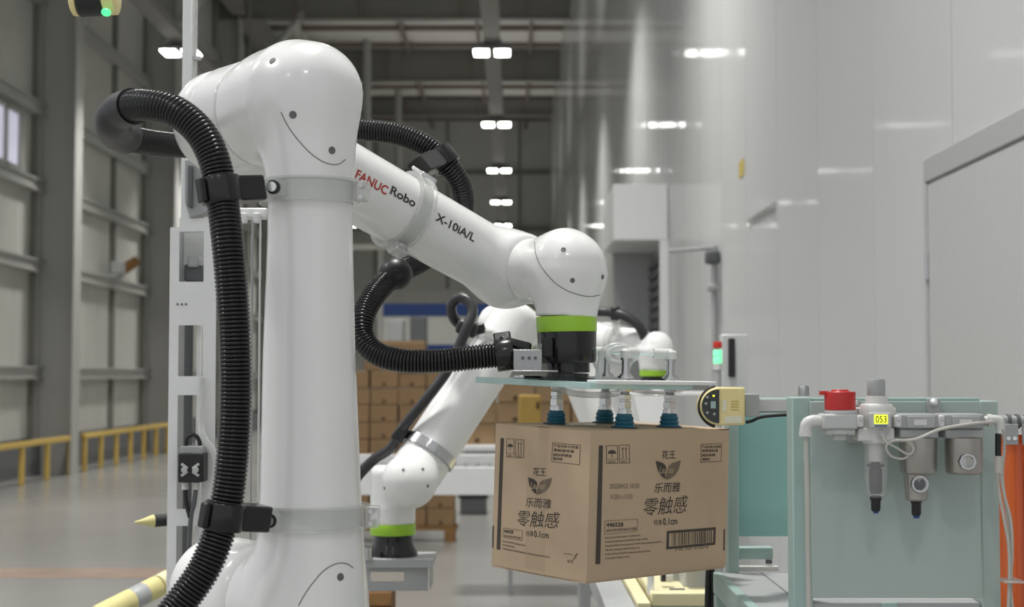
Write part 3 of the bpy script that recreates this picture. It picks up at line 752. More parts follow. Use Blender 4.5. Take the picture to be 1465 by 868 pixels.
# ---- print, laid out in face coordinates (a across, b down)
QL = [(496,108), (1090,105), (1072,697), (470,752)]
QS = [(68,82), (495,108), (470,752), (50,693)]
def inv(Q, x, y):
    a = b = 0.5
    for i in range(12):
        f = lambda a, b: [(1-a)*(1-b)*Q[0][k] + a*(1-b)*Q[1][k] + a*b*Q[2][k] + (1-a)*b*Q[3][k] for k in (0, 1)]
        p = f(a, b); pa = f(a + 1e-4, b); pb = f(a, b + 1e-4)
        J = np.array([[(pa[0]-p[0])/1e-4, (pb[0]-p[0])/1e-4], [(pa[1]-p[1])/1e-4, (pb[1]-p[1])/1e-4]])
        d = np.linalg.solve(J, [x - p[0], y - p[1]]); a += d[0]; b += d[1]
    return a, b
INK = 0.0004
class Print:
    def __init__(s, side): s.side = side; s.Q = QL if side == 'long' else QS
    def uv(s, x, y): return inv(s.Q, x, y)
    def quad(s, pts, m, name='print_mark', sub=6, off=INK):
        """pts: four corners (photo-zoom coordinates) TL TR BR BL."""
        c = [s.uv(*p) for p in pts]; q = MB(BM); vs = []
        for j in range(sub + 1):
            for i in range(sub + 1):
                a, b = i/sub, j/sub
                vs.append(face_pt(s.side, *[(1-a)*(1-b)*c[0][k] + a*(1-b)*c[1][k] + a*b*c[2][k] + (1-a)*b*c[3][k] for k in (0, 1)], off))
        q.add(vs, [(j*(sub+1)+i, j*(sub+1)+i+1, (j+1)*(sub+1)+i+1, (j+1)*(sub+1)+i) for j in range(sub) for i in range(sub)])
        return q, m
    def put(s, name, items):
        by = {}
        for q, m in items:
            by.setdefault(m, MB()); k = by[m]; n = len(k.v); k.v += q.v; k.f += [tuple(i + n for i in f) for f in q.f]
        if name == 'lettering':
            for q, m in items: cb.part(name, q, m, body, smooth=False)
            return
        for m, k in by.items(): cb.part(name, k, m, body, smooth=False)
    def rect(s, x0, y0, x1, y1, m='card_ink', sl=0.0):
        d = (x1 - x0) * sl
        return s.quad([(x0, y0), (x1, y0 + d), (x1, y1 + d), (x0, y1)], m)
    def frame(s, pts, w, m='card_ink'):
        (a, b, c, d) = pts
        return [s.quad([a, b, (b[0], b[1]+w), (a[0], a[1]+w)], m), s.quad([(d[0], d[1]-w), (c[0], c[1]-w), c, d], m),
                s.quad([a, (a[0]+w, a[1]), (d[0]+w, d[1]), d], m), s.quad([(b[0]-w, b[1]), b, c, (c[0]-w, c[1])], m)]
    def text(s, body_, x0, y0, x1, y1, m='card_ink', sl=0.0, shear=0.0, bold=0.0):
        v, f, asp = text_mesh(body_, shear, bold); q = MB(BM); vs = []
        for x, y in v:
            X = x0 + (x1 - x0) * x; Y = y1 + (y0 - y1) * y + sl * (X - x0)
            a, b = s.uv(X, Y); vs.append(face_pt(s.side, a, b, INK))
        q.add(vs, f); return q, m
    def poly(s, pts, m):
        q = MB(BM); q.add([face_pt(s.side, *s.uv(*p), INK) for p in pts], [tuple(range(len(pts)))]); return q, m
    def lines(s, x0, y0, widths, dy, h, sl, m='card_ink_soft'):
        out = []; rnd = random.Random(7)
        for i, w in enumerate(widths):
            x = x0
            while x < x0 + w - 3:
                g = rnd.choice((5, 7, 9)) ; y = y0 + i*dy + sl*(x - x0) + rnd.uniform(0, 1.6)
                out.append(s.quad([(x, y), (x+g-2.4, y), (x+g-2.4, y+h), (x, y+h)], m, sub=1)); x += g
        return out
    def icons(s, u, a):
        out = []
        for (x0, y0, x1, y1) in (u, a):
            out += s.frame([(x0, y0), (x1, y0), (x1, y1), (x0, y1)], 2.2)
            out.append(s.rect(x0, y1 - 19, x1, y1 - 17.5)); out += s.lines(x0 + 9, y1 - 13, [x1 - x0 - 18], 5, 8, 0)
        x0, y0, x1, y1 = u; cx, w = (x0+x1)/2, (x1-x0)*0.36; yb = y0 + 36
        out.append(s.poly([(cx + w*math.cos(t), yb - w*0.95*math.sin(t)) for t in [PI*k/14 for k in range(15)]], 'card_ink'))
        out.append(s.rect(cx - 1.2, yb, cx + 1.2, yb + 16))
        x0, y0, x1, y1 = a
        for k in (0.34, 0.66):
            cx = x0 + (x1-x0)*k
            out.append(s.rect(cx - 1.3, y0 + 18, cx + 1.3, y1 - 22)); out.append(s.poly([(cx-4, y0+20), (cx, y0+9), (cx+4, y0+20)], 'card_ink'))
        s.put('handling_icons', out)
    def leaf(s, x0, y0, x1, y1):
        w, h = x1 - x0, y1 - y0; cx = x0 + w * 0.47
        def pet(pts): return [(x0 + w*a, y0 + h*b) for a, b in pts]
        L = pet([(0, 0.0), (0.14, 0.05), (0.27, 0.11), (0.38, 0.24), (0.42, 0.42), (0.37, 0.62), (0.36, 0.8), (0.38, 0.97), (0.26, 0.86), (0.14, 0.66), (0.06, 0.42)])
        Rr = pet([(1.0, 0.0), (0.84, 0.06), (0.66, 0.13), (0.52, 0.27), (0.45, 0.47), (0.4, 0.68), (0.38, 0.86), (0.4, 1.0), (0.58, 0.93), (0.76, 0.76), (0.89, 0.52), (0.96, 0.25)])
        s.put('leaf_emblem', [s.poly(L, 'card_ink'), s.poly(Rr, 'card_ink_soft')])
        global INK
        k = INK; INK = 0.0007
        s.put('lettering', [s.text('Laurier', x0 + w*0.13, y0 + h*0.3, x0 + w*0.74, y0 + h*0.66, 'card', shear=0.25)]); INK = k
lp = Print('long')
lp.put('print_bar', [lp.quad([(527,170),(543,170),(525,677),(506,677)], 'card_ink')])
lp.icons((555,170,602,248), (607,168,650,248))
lp.put('lettering', [lp.text('花王', 785,196,844,232, bold=0.01), lp.text('乐而雅', 748,335,863,377, sl=-0.03, shear=0.15, bold=0.01), lp.text('零触感', 702,400,897,476, sl=-0.06, shear=0.22),
                     lp.text('特薄', 746,492,780,516, 'card_ink'), lp.text('0.1cm', 785,485,848,516, sl=-0.03, bold=0.02)])
lp.leaf(757,239,866,322)
lp.put('text_box', lp.frame([(958,170),(1055,168),(1052,246),(956,250)], 2) + [lp.text('产品名称:乐而雅', 963,176,1050,189, bold=0.01), lp.text('零触感特薄', 963,193,1036,206, bold=0.01)] + lp.lines(963, 212, [62, 40], 17, 11, 0, 'card_ink'))
lp.put('date_stamp', [lp.text('20220425 10:30', 567,334,687,356, 'card_ink_pale', bold=0.03), lp.text('A2B1-1153', 567,380,658,400, 'card_ink_pale', bold=0.03)])
lp.put('code_box', lp.frame([(545,492),(679,487),(676,540),(543,552)], 2, 'card_ink_soft') + [lp.text('446528', 551,500,619,519, 'card_ink', bold=0.03)] + lp.lines(552, 528, [118], 5, 11, -0.05))
lp.put('small_print', lp.lines(545, 562, [148, 178, 240, 140, 190, 100], 17.5, 6.5, -0.06))
lp.put('barcode', lp.frame([(802,541),(1025,528),(1022,604),(800,620)], 11))
out = []; rnd = random.Random(3); x = 824
while x < 1003:
    w = rnd.choice((1.6, 1.6, 3.2, 4.6)); t_ = (x - 802) / 222
    out.append(lp.quad([(x, 552-14*t_), (x+w, 552-14*t_), (x+w, 606-14*t_), (x, 606-14*t_)], 'card_ink', sub=1)); x += w + rnd.choice((2.2, 3.4, 5))
lp.put('barcode', out + [lp.text('4 90 1301 41357 8', 838,617,990,628, 'card_ink_soft', sl=-0.06, bold=0.02)])
lp.put('print_mark', [lp.quad([(1062,537),(1069,537),(1067,629),(1060,629)], 'card_ink')])
sp = Print('short')
sp.put('print_bar', [sp.quad([(94,145),(112,146),(95,628),(76,627)], 'card_ink')])
sp.icons((125,147,165,228), (171,150,214,230))
sp.put('lettering', [sp.text('花王', 258,268,317,304, sl=0.03, bold=0.01), sp.text('乐而雅', 222,397,338,438, sl=0.05, shear=0.15, bold=0.01), sp.text('零触感', 182,453,373,523, sl=0.03, shear=0.22),
                     sp.text('特薄', 223,541,257,565, 'card_ink', sl=0.03), sp.text('0.1cm', 261,540,324,568, sl=0.05, bold=0.02)])
sp.leaf(233,311,341,386)
sp.put('text_box', sp.frame([(341,160),(456,168),(452,254),(338,243)], 2) + [sp.text('产品名称:乐而雅', 347,166,447,179, sl=0.07, bold=0.01), sp.text('零触感特薄', 346,185,430,198, sl=0.07, bold=0.01)] + sp.lines(346, 205, [78, 40], 17, 11, 0.07, 'card_ink'))
sp.put('code_box', sp.frame([(111,532),(208,541),(206,586),(108,575)], 2, 'card_ink_soft') + [sp.text('446528', 115,538,163,553, 'card_ink', sl=0.08, bold=0.03)] + sp.lines(116, 561, [80], 5, 9, 0.1))
sp.put('small_print', sp.lines(108, 586, [116, 62, 222], 16, 6.5, 0.14))
sp.put('maker_mark', [sp.poly([(384,632),(412,634),(424,645),(436,630),(440,632),(428,656),(416,660),(428,648),(412,638),(384,635)], 'card_ink_soft'), sp.text('花王', 397,660,422,673, 'card_ink_soft', bold=0.02)])
sp.put('print_mark', [sp.quad([(54,525),(61,526),(59,621),(52,620)], 'card_ink')])

# ================================================================ SUCTION GRIPPER
cups = [(0.132, 0.052), (0.242, 0.05), (0.088, 0.17), (0.222, 0.185)]
gp = Thing('suction_gripper', 'clear acrylic suction gripper plate with four blue cups under the black flange', 'gripper', BM @ Vector((0.07, 0.11, 0.075)))
PZ0, PZ1 = 0.0672, 0.0775
gp.part('plate', MB(BM).box((-0.012, -0.008, PZ0), (0.235, 0.268, PZ1)), 'acrylic', bev=0.001, label='pale clear acrylic plate')
gp.part('rail', MB(BM).box((0.0, -0.014, PZ1 - 0.003), (0.29, 0.012, PZ1 + 0.004)), 'machine_white', bev=0.0015)
gp.part('rail', MB(BM).box((0.0, 0.16, PZ1), (0.27, 0.185, PZ1 + 0.006)), 'steel', bev=0.0015)
gp.part('rail', MB(BM).box((0.235, 0.0, PZ0 - 0.001), (0.288, 0.22, PZ1)), 'steel_dull', bev=0.0015)
fc = BM.inverted() @ P(812, 530, 2.57)
gp.part('adapter_plate', MB(BM).lathe((fc.x, fc.y, PZ1), (0,0,1), [(0, 0.046), (0.005, 0.046), (0.005, 0.036), (0.012, 0.036)], 40), 'gloss_black')
for k, (u, v) in enumerate(cups):
    c = gp.part('suction_cup', MB(BM).lathe((u, v, 0.0), (0,0,1), [(0.0015, 0.020 if k < 2 else 0.0175), (0.003, 0.0195 if k < 2 else 0.017), (0.006, 0.0150), (0.008, 0.0164), (0.011, 0.0164), (0.013, 0.0142), (0.015, 0.0156), (0.018, 0.0156), (0.020, 0.0134), (0.0235, 0.0132), (0.0245, 0.010)], 28), 'cup_blue', label='blue rubber bellows cup')
    gp.part('cup_lip', MB(BM).lathe((u, v, 0.0), (0,0,1), [(0.0006, 0.0225), (0.002, 0.0222), (0.0035, 0.017)], 28), 'cup_lip', c)
    gp.part('cup_fitting', MB(BM).lathe((u, v, 0.0), (0,0,1), [(0.0245, 0.0115), (0.0305, 0.0115), (0.031, 0.010), (0.033, 0.010), (0.0335, 0.012)], 24), 'chrome', c)
    gp.part('cup_fitting', MB(BM).lathe((u, v, 0.0), (0,0,1), [(0.0335, 0.0122), (0.044, 0.0122), (0.045, 0.0102), (0.048, 0.0104), (0.049, 0.0118), (0.056, 0.0118), (0.057, 0.007), (PZ0, 0.0065)], 6), 'chrome', c, ang=20)
    gp.part('stem', MB(BM).lathe((u, v, 0.0), (0,0,1), [(0.057, 0.0075), (PZ0, 0.0075)], 20), 'steel_dull', c)
    gp.part('nut', MB(BM).lathe((u, v, PZ0 - 0.006), (0,0,1), [(0, 0.012), (0.006, 0.012)], 6), 'steel', c, ang=20)
    gp.part('stem', MB(BM).lathe((u, v, PZ1 + 0.006), (0,0,1), [(0, 0.014), (0.004, 0.014), (0.004, 0.0105), (0.007, 0.0105), (0.007, 0.0075), (0.03, 0.0075), (0.03, 0.0095), (0.034, 0.0095)], 20), 'steel', c)
    if k in (0, 1, 3):
        d = Vector((-1, 0.75, 0)).normalized() if k else Vector((1, 0.2, 0)).normalized()
        top = Vector((u, v, PZ1 + 0.04))
        q = MB(BM).lathe(top, (0,0,1), [(0, 0.0098), (0.012, 0.0098), (0.016, 0.006)], 20).cyl(top + Vector((0,0,0.009)), top + Vector((0,0,0.009)) + d * 0.03, 0.0088, seg=20)
        gp.part('elbow_fitting', q, 'cast_pale', c)
def gtube(pts, r=0.0045, m='clear_tube'): gp.part('air_tube', MB().tube(spline([BM @ Vector(p) for p in pts], 10), r, 12), m)
t1 = Vector((0.242, 0.05, PZ1 + 0.049)) + Vector((-0.8, 0.6, 0)) * 0.03
gtube([t1, t1 + Vector((-0.03, 0.02, 0.001)), t1 + Vector((-0.06, 0.042, 0.001))], 0.0045, 'chrome')
gtube([(0.17, 0.06, 0.127), (0.15, 0.075, 0.135), (0.13, 0.09, 0.128), (0.128, 0.085, 0.112), (0.15, 0.07, 0.108), (0.166, 0.066, 0.12), (0.15, 0.08, 0.138), (0.126, 0.098, 0.13), (0.12, 0.1, 0.11), (0.12, 0.105, 0.08)], 0.0055)
gtube([(0.166, 0.07, 0.13), (0.16, 0.075, 0.1), (0.155, 0.08, 0.08), (0.15, 0.08, 0.06), (0.11, 0.09, 0.054), (0.06, 0.1, 0.056), (0.03, 0.12, 0.066)], 0.0055)
gtube([(0.288, 0.05, 0.075), (0.305, 0.07, 0.07), (0.31, 0.1, 0.06), (0.29, 0.14, 0.058), (0.25, 0.17, 0.064)], 0.0055)
# bracket carrying the end clip of the hose
bp0 = P(760, 527, 2.5)
q = MB().cbox(P(765, 531, 2.505), (0.075, 0.05, 0.003)).cbox(P(755, 515, 2.492), (0.046, 0.0025, 0.034))
gp.part('hose_bracket', q, 'steel_dull', bev=0.001)
q = MB()
for x in (748, 757, 766): q.cyl(P(x, 512, 2.488), P(x, 512, 2.4925), 0.0028, seg=10)
gp.part('bracket_bolt', q, 'machine_dark')

# ================================================================ WHITE MACHINE FRAME behind the robot
YF = 2.95
def pb(mb, x0, y0, x1, y1, Y, d, mt=None):
    """Box whose front face spans a pixel rectangle at depth Y, d metres deep."""
    a = P(x0, y1, Y); b = P(x1, y0, Y)
    return mb.box((a.x, Y, a.z), (b.x, Y + d, b.z))
fo = P(272, 900, YF); fo.z = 0
fm = Thing('machine_frame', 'tall white slotted steel frame standing behind the large robot arm', 'machine frame', fo)
zt = P(0, -30, YF).z; a = P(247, 0, YF).x; b = P(260, 0, YF).x; c = P(295, 0, YF).x; d = P(313, 0, YF).x
q = MB().box((a, YF, 0), (b, YF + 0.004, P(0, 325, YF).z)).box((c, YF, 0), (d, YF + 0.004, P(0, 310, YF).z))
for y0, y1 in ((312, 331), (403, 465), (538, 565), (728, 752), (880, 900), (1100, 1130), (1400, 1430)):
    q.box((b, YF, P(0, y1, YF).z), (c, YF + 0.004, P(0, y0, YF).z))
fm.part('front_plate', q, 'machine_white', smooth=False)
fm.part('side_plate', MB().box((a, YF + 0.004, 0), (a + 0.004, YF + 0.12, P(0, 325, YF).z)), 'machine_grey', smooth=False)
fm.part('upright', pb(MB(), 258, -30, 275, 330, YF + 0.006, 0.05), 'machine_white', bev=0.002)
fm.part('inner_bar', pb(MB(), 275, 465, 288, 1100, YF + 0.03, 0.01), 'machine_white', bev=0.001)
fm.part('back_plate', pb(MB(), 262, 332, 292, 404, YF + 0.1, 0.005), 'machine_white', smooth=False)
fm.part('back_channel', pb(MB(), 258, 464, 276, 1000, YF + 0.14, 0.006), 'machine_dark', smooth=False)
fm.part('glass_strip', pb(MB(), 276, -30, 283, 232, YF + 0.03, 0.006), 'clear_plastic', smooth=False)
fm.part('clamp_pin', pb(MB(), 268, 80, 286, 85, YF + 0.02, 0.01), 'steel', smooth=False)
fm.part('upper_bracket', MB().prism([P(264, 228, YF - .01), P(300, 228, YF - .01), P(306, 300, YF - .01), P(272, 312, YF - .01), P(264, 290, YF - .01)], (0, 0.05, 0)), 'machine_grey', bev=0.002)
fm.part('bracket_rib', pb(MB(), 268, 236, 274, 296, YF - 0.03, 0.02), 'machine_dark', bev=0.001)
for x in (251, 257, 263): fm.part('rivet', MB().cyl(P(x + 3, 435, YF - .002), P(x + 3, 435, YF), 0.0022, seg=10), 'machine_dark')
fm.part('rear_upright', pb(MB(), 362, 310, 371, 1500, YF - 0.25, 0.02), 'machine_white', bev=0.002)
fm.part('rear_upright', pb(MB(), 373, 312, 383, 1500, YF - 0.2, 0.02), 'machine_grey', bev=0.002)
fm.part('rear_upright', pb(MB(), 350, 310, 361, 1500, YF - 0.2, 0.02), 'machine_grey', bev=0.002)
fm.part('cross_bar', pb(MB(), 330, 297, 382, 312, YF - 0.27, 0.03), 'machine_white', bev=0.003)
for x0, x1 in ((344, 352), (362, 371)): fm.part('bar_clip', pb(MB(), x0, 304, x1, 318, YF - 0.29, 0.02), 'machine_white', bev=0.002)
fm.part('foot', MB().cbox((fo.x + 0.05, YF + 0.05, 0.02), (0.3, 0.3, 0.04)), 'machine_grey', bev=0.005)
fm.part('small_device', pb(MB(), 263, 378, 291, 402, YF + 0.03, 0.05), 'machine_dark', bev=0.003)
fm.part('small_device', pb(MB(), 268, 366, 283, 382, YF + 0.02, 0.04), 'machine_grey', bev=0.003)
# valve block on the frame
vb = Thing('valve_block', 'black pneumatic valve block with grey fittings on the white frame', 'valve', P(272, 690, YF - 0.03))
vb.part('body', pb(MB(), 254, 648, 291, 690, YF - 0.05, 0.045), 'matte_black', bev=0.003)
vb.part('top_block', pb(MB(), 258, 638, 290, 650, YF - 0.045, 0.04), 'machine_grey', bev=0.002)
for x in (264, 280):
    q = MB(); cxx = P(x, 672, YF - 0.052)
    for s in (-1, 1): q.cbox(cxx + Vector((0, 0, s * 0.007)), (0.015, 0.004, 0.005), Matrix.Rotation(s * 0.6 * (1 if x < 270 else -1), 3, 'Y'))
    q.cyl(cxx - Vector((0, 0.004, 0)), cxx + Vector((0, 0.002, 0)), 0.006, seg=12)
    vb.part('clip', q, 'cast_grey', bev=0.001)
vb.part('air_tube', MB().tube(spline([P(266, 640, YF-.03), P(268, 626, YF-.03), P(278, 622, YF-.03), P(285, 630, YF-.03), P(286, 642, YF-.03)], 8), 0.004, 10), 'matte_black')
vb.part('air_tube', MB().tube(spline([P(265, 690, YF-.03), P(266, 715, YF-.03), P(272, 740, YF-.03)], 8), 0.0045, 10), 'matte_black')
vb.part('air_tube', MB().tube(spline([P(281, 690, YF-.03), P(278, 718, YF-.03), P(273, 742, YF-.03), P(270, 800, YF-.02), P(268, 880, YF-.02)], 8), 0.0045, 10), 'machine_dark')
vb.part('fitting', MB().cyl(P(265, 690, YF-.03), P(265, 700, YF-.03), 0.0065, seg=12).cyl(P(281, 690, YF-.03), P(281, 700, YF-.03), 0.0065, seg=12), 'cast_pale')
q = MB().tube(spline([P(287, 540, YF-.01), P(287, 600, YF-.02), P(291, 625, YF-.03), P(306, 650, YF-.03), P(305, 690, YF-.03), P(296, 730, YF-.02), P(288, 790, YF-.01), P(284, 880, YF-.01)], 10), 0.007, 12)
solo('clear_air_hose', q, 'clear_tube', 'clear curved air hose beside the black valve block', 'air hose', P(284, 880, YF - .01))
# foam bumper rods
def bumper(name, pts, label, r, bands, cone=False):
    a, b = pts; L = (b - a).length; ax = (b - a).normalized()
    t = Thing(name, label, 'bumper', (a + b) / 2)
    for k, (t0, t1, m) in enumerate(bands):
        if cone and k == 0: pr = [(0, 0.002), (L*0.12, r*0.4), (L*t1*0.9, r*0.98), (L*t1, r)]
        else: pr = [(L*t0, r*0.96), (L*t0 + r*0.1, r), (L*t1 - r*0.1, r), (L*t1, r*0.96)]
        t.part('foam_band', MB().lathe(a, ax, pr, 28), m)
bumper('pole_bumper', (P(193, 747, 3.1), P(268, 741, 3.15)), 'black rod with a pale yellow cone tip jutting from the white frame', 0.0125, ((0, 0.36, 'foam_yellow'), (0.36, 1, 'foam_black')), True)
bumper('foam_bumper', (P(140, 882, 3.9), P(258, 822, 4.1)), 'thick pale yellow foam tube with a grey band low beside the white frame', 0.029, ((0, 0.40, 'foam_yellow'), (0.40, 0.56, 'machine_grey'), (0.56, 0.72, 'foam_yellow'), (0.74, 1, 'cream')))
# sensor hanging in the upper left
t = Thing('area_scanner', 'yellow and black scanner with a green light hanging at the top by the pillar', 'sensor', P(132, -60, 3.0))
t.part('body', MB().lathe(P(112, 0, 3.0), (1, 0, 0.06), [(0, 0.03), (0.004, 0.034), (0.052, 0.034), (0.056, 0.03)], 32), 'matte_black')
t.part('rim', MB().lathe(P(102, 1, 3.0), (1, 0, 0.06), [(0, 0.024), (0.003, 0.03), (0.01, 0.031), (0.013, 0.03)], 32), 'sensor_yellow')
t.part('rim', MB().lathe(P(148, -4, 3.0), (1, 0, 0.06), [(0, 0.034), (0.004, 0.036), (0.024, 0.036), (0.028, 0.03)], 32), 'sensor_yellow')
t.part('mount_arm', pb(MB(), 122, -150, 142, -20, 3.0, 0.02), 'machine_white', bev=0.002)
t.part('status_light', MB().lathe(P(152, 17, 2.965), (0, -0.6, -0.8), [(0, 0.009), (0.003, 0.009), (0.006, 0.006)], 20), 'sensor_green')

# ================================================================ TEAL STAND with air preparation units
YT = 2.2
st = Thing('teal_stand', 'pale teal steel stand with a flat front panel carrying the air units', 'stand', (P(1280, 800, YT).x, YT, 0))
pb_ = lambda x0, y0, x1, y1, Y, d: pb(MB(), x0, y0, x1, y1, Y, d)
def to_floor(mb, x0, y0, x1, Y, d):
    a = P(x0, y0, Y); b = P(x1, y0, Y); return mb.box((a.x, Y, 0), (b.x, Y + d, a.z))
st.part('post', to_floor(MB(), 1133, 568, 1160.5, YT, 0.045), 'teal', bev=0.002)
st.part('post', to_floor(MB(), 1402, 573, 1428, YT, 0.045), 'teal_panel', bev=0.002)
st.part('top_plate', pb_(1160.5, 569, 1402, 580, YT + 0.006, 0.04), 'teal', bev=0.001)
st.part('front_panel', pb_(1161.5, 574, 1401, 855, YT - 0.006, 0.006), 'teal_panel', bev=0.001)
st.part('cross_rail', pb_(1160, 862, 1402, 905, YT + 0.006, 0.03), 'machine_grey', bev=0.001)
st.part('cross_rail', pb_(1262, 862, 1284, 905, YT + 0.002, 0.01), 'teal', bev=0.001)
st.part('arm_beam', pb_(1070, 569, 1150, 591, 2.5, 0.04), 'teal', bev=0.002)
st.part('arm_label', pb_(1085, 571, 1130, 588, 2.498, 0.003), 'cast_pale', bev=0.0005)
st.part('side_sheet', pb_(1055, 592, 1150, 767, 2.78, 0.004), 'teal_sheet', smooth=False)
st.part('rear_post', to_floor(MB(), 1041, 560, 1056, 2.74, 0.045), 'teal', bev=0.002)
st.part('lower_bar', pb_(1042, 783, 1106, 800, 2.8, 0.03), 'teal', bev=0.002)
st.part('lower_bar', pb_(1040, 810, 1114, 817, 2.78, 0.02), 'cast_pale', bev=0.001)
st.part('bar_bolt', MB().cyl(P(1100, 800, 2.79), P(1100, 806, 2.79), 0.006, seg=12).cyl(P(1046, 800, 2.79), P(1046, 806, 2.79), 0.006, seg=12), 'machine_dark')
ztab = P(1025, 818, 2.75).z
tb = Thing('side_table', 'low teal framed table with a grey metal top beside the stand', 'table', (0.5, 2.4, 0))
tb.part('table_top', MB().box((0.372, 2.262, ztab - 0.004), (0.72, 2.735, ztab)), 'machine_grey', bev=0.001)
tb.part('top_seam', MB().box((0.44, 2.262, ztab), (0.442, 2.74, ztab + 0.0006)), 'machine_dark', smooth=False)
tb.part('edge_frame', MB().box((0.355, 2.262, ztab - 0.035), (0.371, 2.735, ztab + 0.002)), 'teal', bev=0.002)
for x in (0.355, 0.66):
    for y in (2.28, 2.69): tb.part('leg', MB().box((x, y, 0), (x + 0.04, y + 0.04, ztab - 0.036)), 'teal', bev=0.002)
c = P(1017, 840, 2.85)
for k, (dx, dy) in enumerate(((-4, 0), (0, 0.01), (4, 0.0))):
    solo('power_cable', MB().tube(spline([P(1016 + dx*0.6, 806, 2.9 + dy), P(1016 + dx, 835, 2.9 + dy), P(1016 + dx*1.2, 880, 2.9 + dy), P(1016 + dx, 960, 2.9 + dy)], 8), 0.0045, 10), 'foam_black', 'dark cable hanging in a bundle beside the teal table', 'cable', P(1016 + dx, 960, 2.9 + dy), 'dark cables by the teal table')
# yellow sensor with display on the arm beam
sy = 2.44
ys = Thing('laser_scanner', 'pale yellow sensor with a round dark display fixed on the teal arm', 'sensor', P(1040, 608, sy))
pts = [P(1066, 554, sy), P(1066, 608, sy)]
arc = [P(1030 + 27.5 * math.cos(t), 581 + 27.5 * math.sin(t), sy) for t in [PI/2 + PI * k / 20 for k in range(21)]]
ys.part('body', MB().prism(pts + arc, (0, 0.06, 0)), 'sensor_yellow', bev=0.003)
arc = [P(1028 + 24 * math.cos(t), 581 + 24 * math.sin(t), sy - 0.003) for t in [PI/2 + PI * k / 20 for k in range(21)]]
ys.part('display_panel', MB().prism([P(1029, 557, sy - .003), P(1029, 605, sy - .003)] + arc, (0, 0.004, 0)), 'screen_dark')
ring = [P(1030 + 28.4 * math.cos(t), 581 + 28.4 * math.sin(t), sy + 0.014) for t in [PI/2 + 0.25 + (PI - 0.5) * k / 20 for k in range(21)]]
ys.part('scan_window', MB().tube(ring, 0.004, 10), 'matte_black')
q = MB()
for x, y in ((1010, 577), (1012, 590), (1012, 568), (1022, 592)): q.cyl(P(x, y, sy - .005), P(x, y, sy - .003), 0.0022, seg=10)
ys.part('button', q, 'machine_grey')
ys.part('lcd', pb_(1017, 574, 1024, 584, sy - 0.0045, 0.002), 'teal')
ys.part('indicator', MB().cyl(P(1021, 566, sy - .005), P(1021, 566, sy - .003), 0.0018, seg=10), 'led_yellow')
ys.part('rating_label', pb_(1037, 595, 1061, 605, sy - 0.001, 0.002), 'label_pale')
ys.part('rating_label', pb_(1034, 572, 1039, 588, sy - 0.001, 0.002), 'label_pale')
q = MB()
for k in range(4): pb(q, 1046, 573 + k * 4, 1057, 574.5 + k * 4, sy - 0.0008, 0.001)
ys.part('warning_print', q, 'sensor_yellow_dark', smooth=False)
ys.part('bracket', MB().box(P(1066, 596, 2.46), P(1078, 563, 2.52)), 'machine_grey', bev=0.001)
q = MB().tube(spline([P(1067, 604, 2.47), P(1076, 602, 2.47), P(1092, 596, 2.48), P(1130, 593, 2.49), P(1150, 593, 2.5)], 8), 0.0025, 8)
solo('sensor_cable', q, 'matte_black', 'thin black cable running from the yellow sensor along the teal arm', 'cable', P(1100, 595, 2.48))
solo('vent_cap', MB().lathe(P(1150, 566, 2.26), (0, 0, 1), [(0, 0.008), (0.012, 0.008), (0.015, 0.006)], 20), 'steel_dull', 'small grey cap standing on the teal post', 'cap', P(1150, 566, 2.26))

YA = 2.125
def lz(mb, x, y0, y1, prof, seg=32, Y=YA):
    """Upright lathe at pixel column x: prof = (0..1 from y1 up to y0, radius in px)."""
    a = P(x, y1, Y); b = P(x, y0, Y); L = (b - a).length; k = Y / F
    return mb.lathe(a, (0, 0, 1), [(t * L, r * k) for t, r in prof], seg)
# shut-off valve
sv = Thing('shutoff_valve', 'shut-off valve with a red knob on the teal panel', 'valve', P(1202, 630, YA))
q = lz(MB(), 1202, 557, 587, [(0, 20), (0.05, 22), (0.86, 22), (0.9, 21.5), (0.9, 13), (1.0, 12)], 40)
pb(q, 1174, 559, 1186, 565, YA - 0.006, 0.012)
sv.part('knob', q, 'valve_red', bev=0.0008, label='red knob')
q = lz(MB(), 1203, 586, 594, [(0, 23), (1, 23)], 32); pb(q, 1179, 592, 1228, 614, YA - 0.024, 0.05)
sv.part('body', q, 'cast_grey', bev=0.003)
q = MB(); pb(q, 1184, 613, 1224, 622, YA - 0.02, 0.04); pb(q, 1194, 621, 1212, 630, YA - 0.012, 0.024)
sv.part('lower_body', q, 'cast_grey', bev=0.002)
q = MB()
for x in (1189, 1216): q.cyl(P(x, 619, YA - .023), P(x, 619, YA - .02), 0.003, seg=12)
sv.part('screw', q, 'steel_dull')
ef = Thing('elbow_fitting', 'pale plastic elbow fitting on the valve inlet', 'fitting', P(1154, 622, YA))
q = MB().tube(spline([P(1178, 603, YA), P(1164, 602, YA), P(1155, 606, YA), P(1153, 614, YA), P(1153, 623, YA)], 8), 0.0085, 20)
q.cyl(P(1180, 603, YA), P(1174, 603, YA), 0.0105, seg=24).cyl(P(1153, 617, YA), P(1153, 624, YA), 0.0095, seg=24)
ef.part('body', q, 'cast_pale')
solo('air_line', MB().tube(spline([P(1153, 620, YA), P(1155, 700, YA + .01), P(1156, 800, YA + .02), P(1158, 900, YA + .02)], 10), 0.0035, 12), 'tube_pale', 'pale air line dropping from the elbow fitting along the post', 'air line', P(1158, 900, YA))
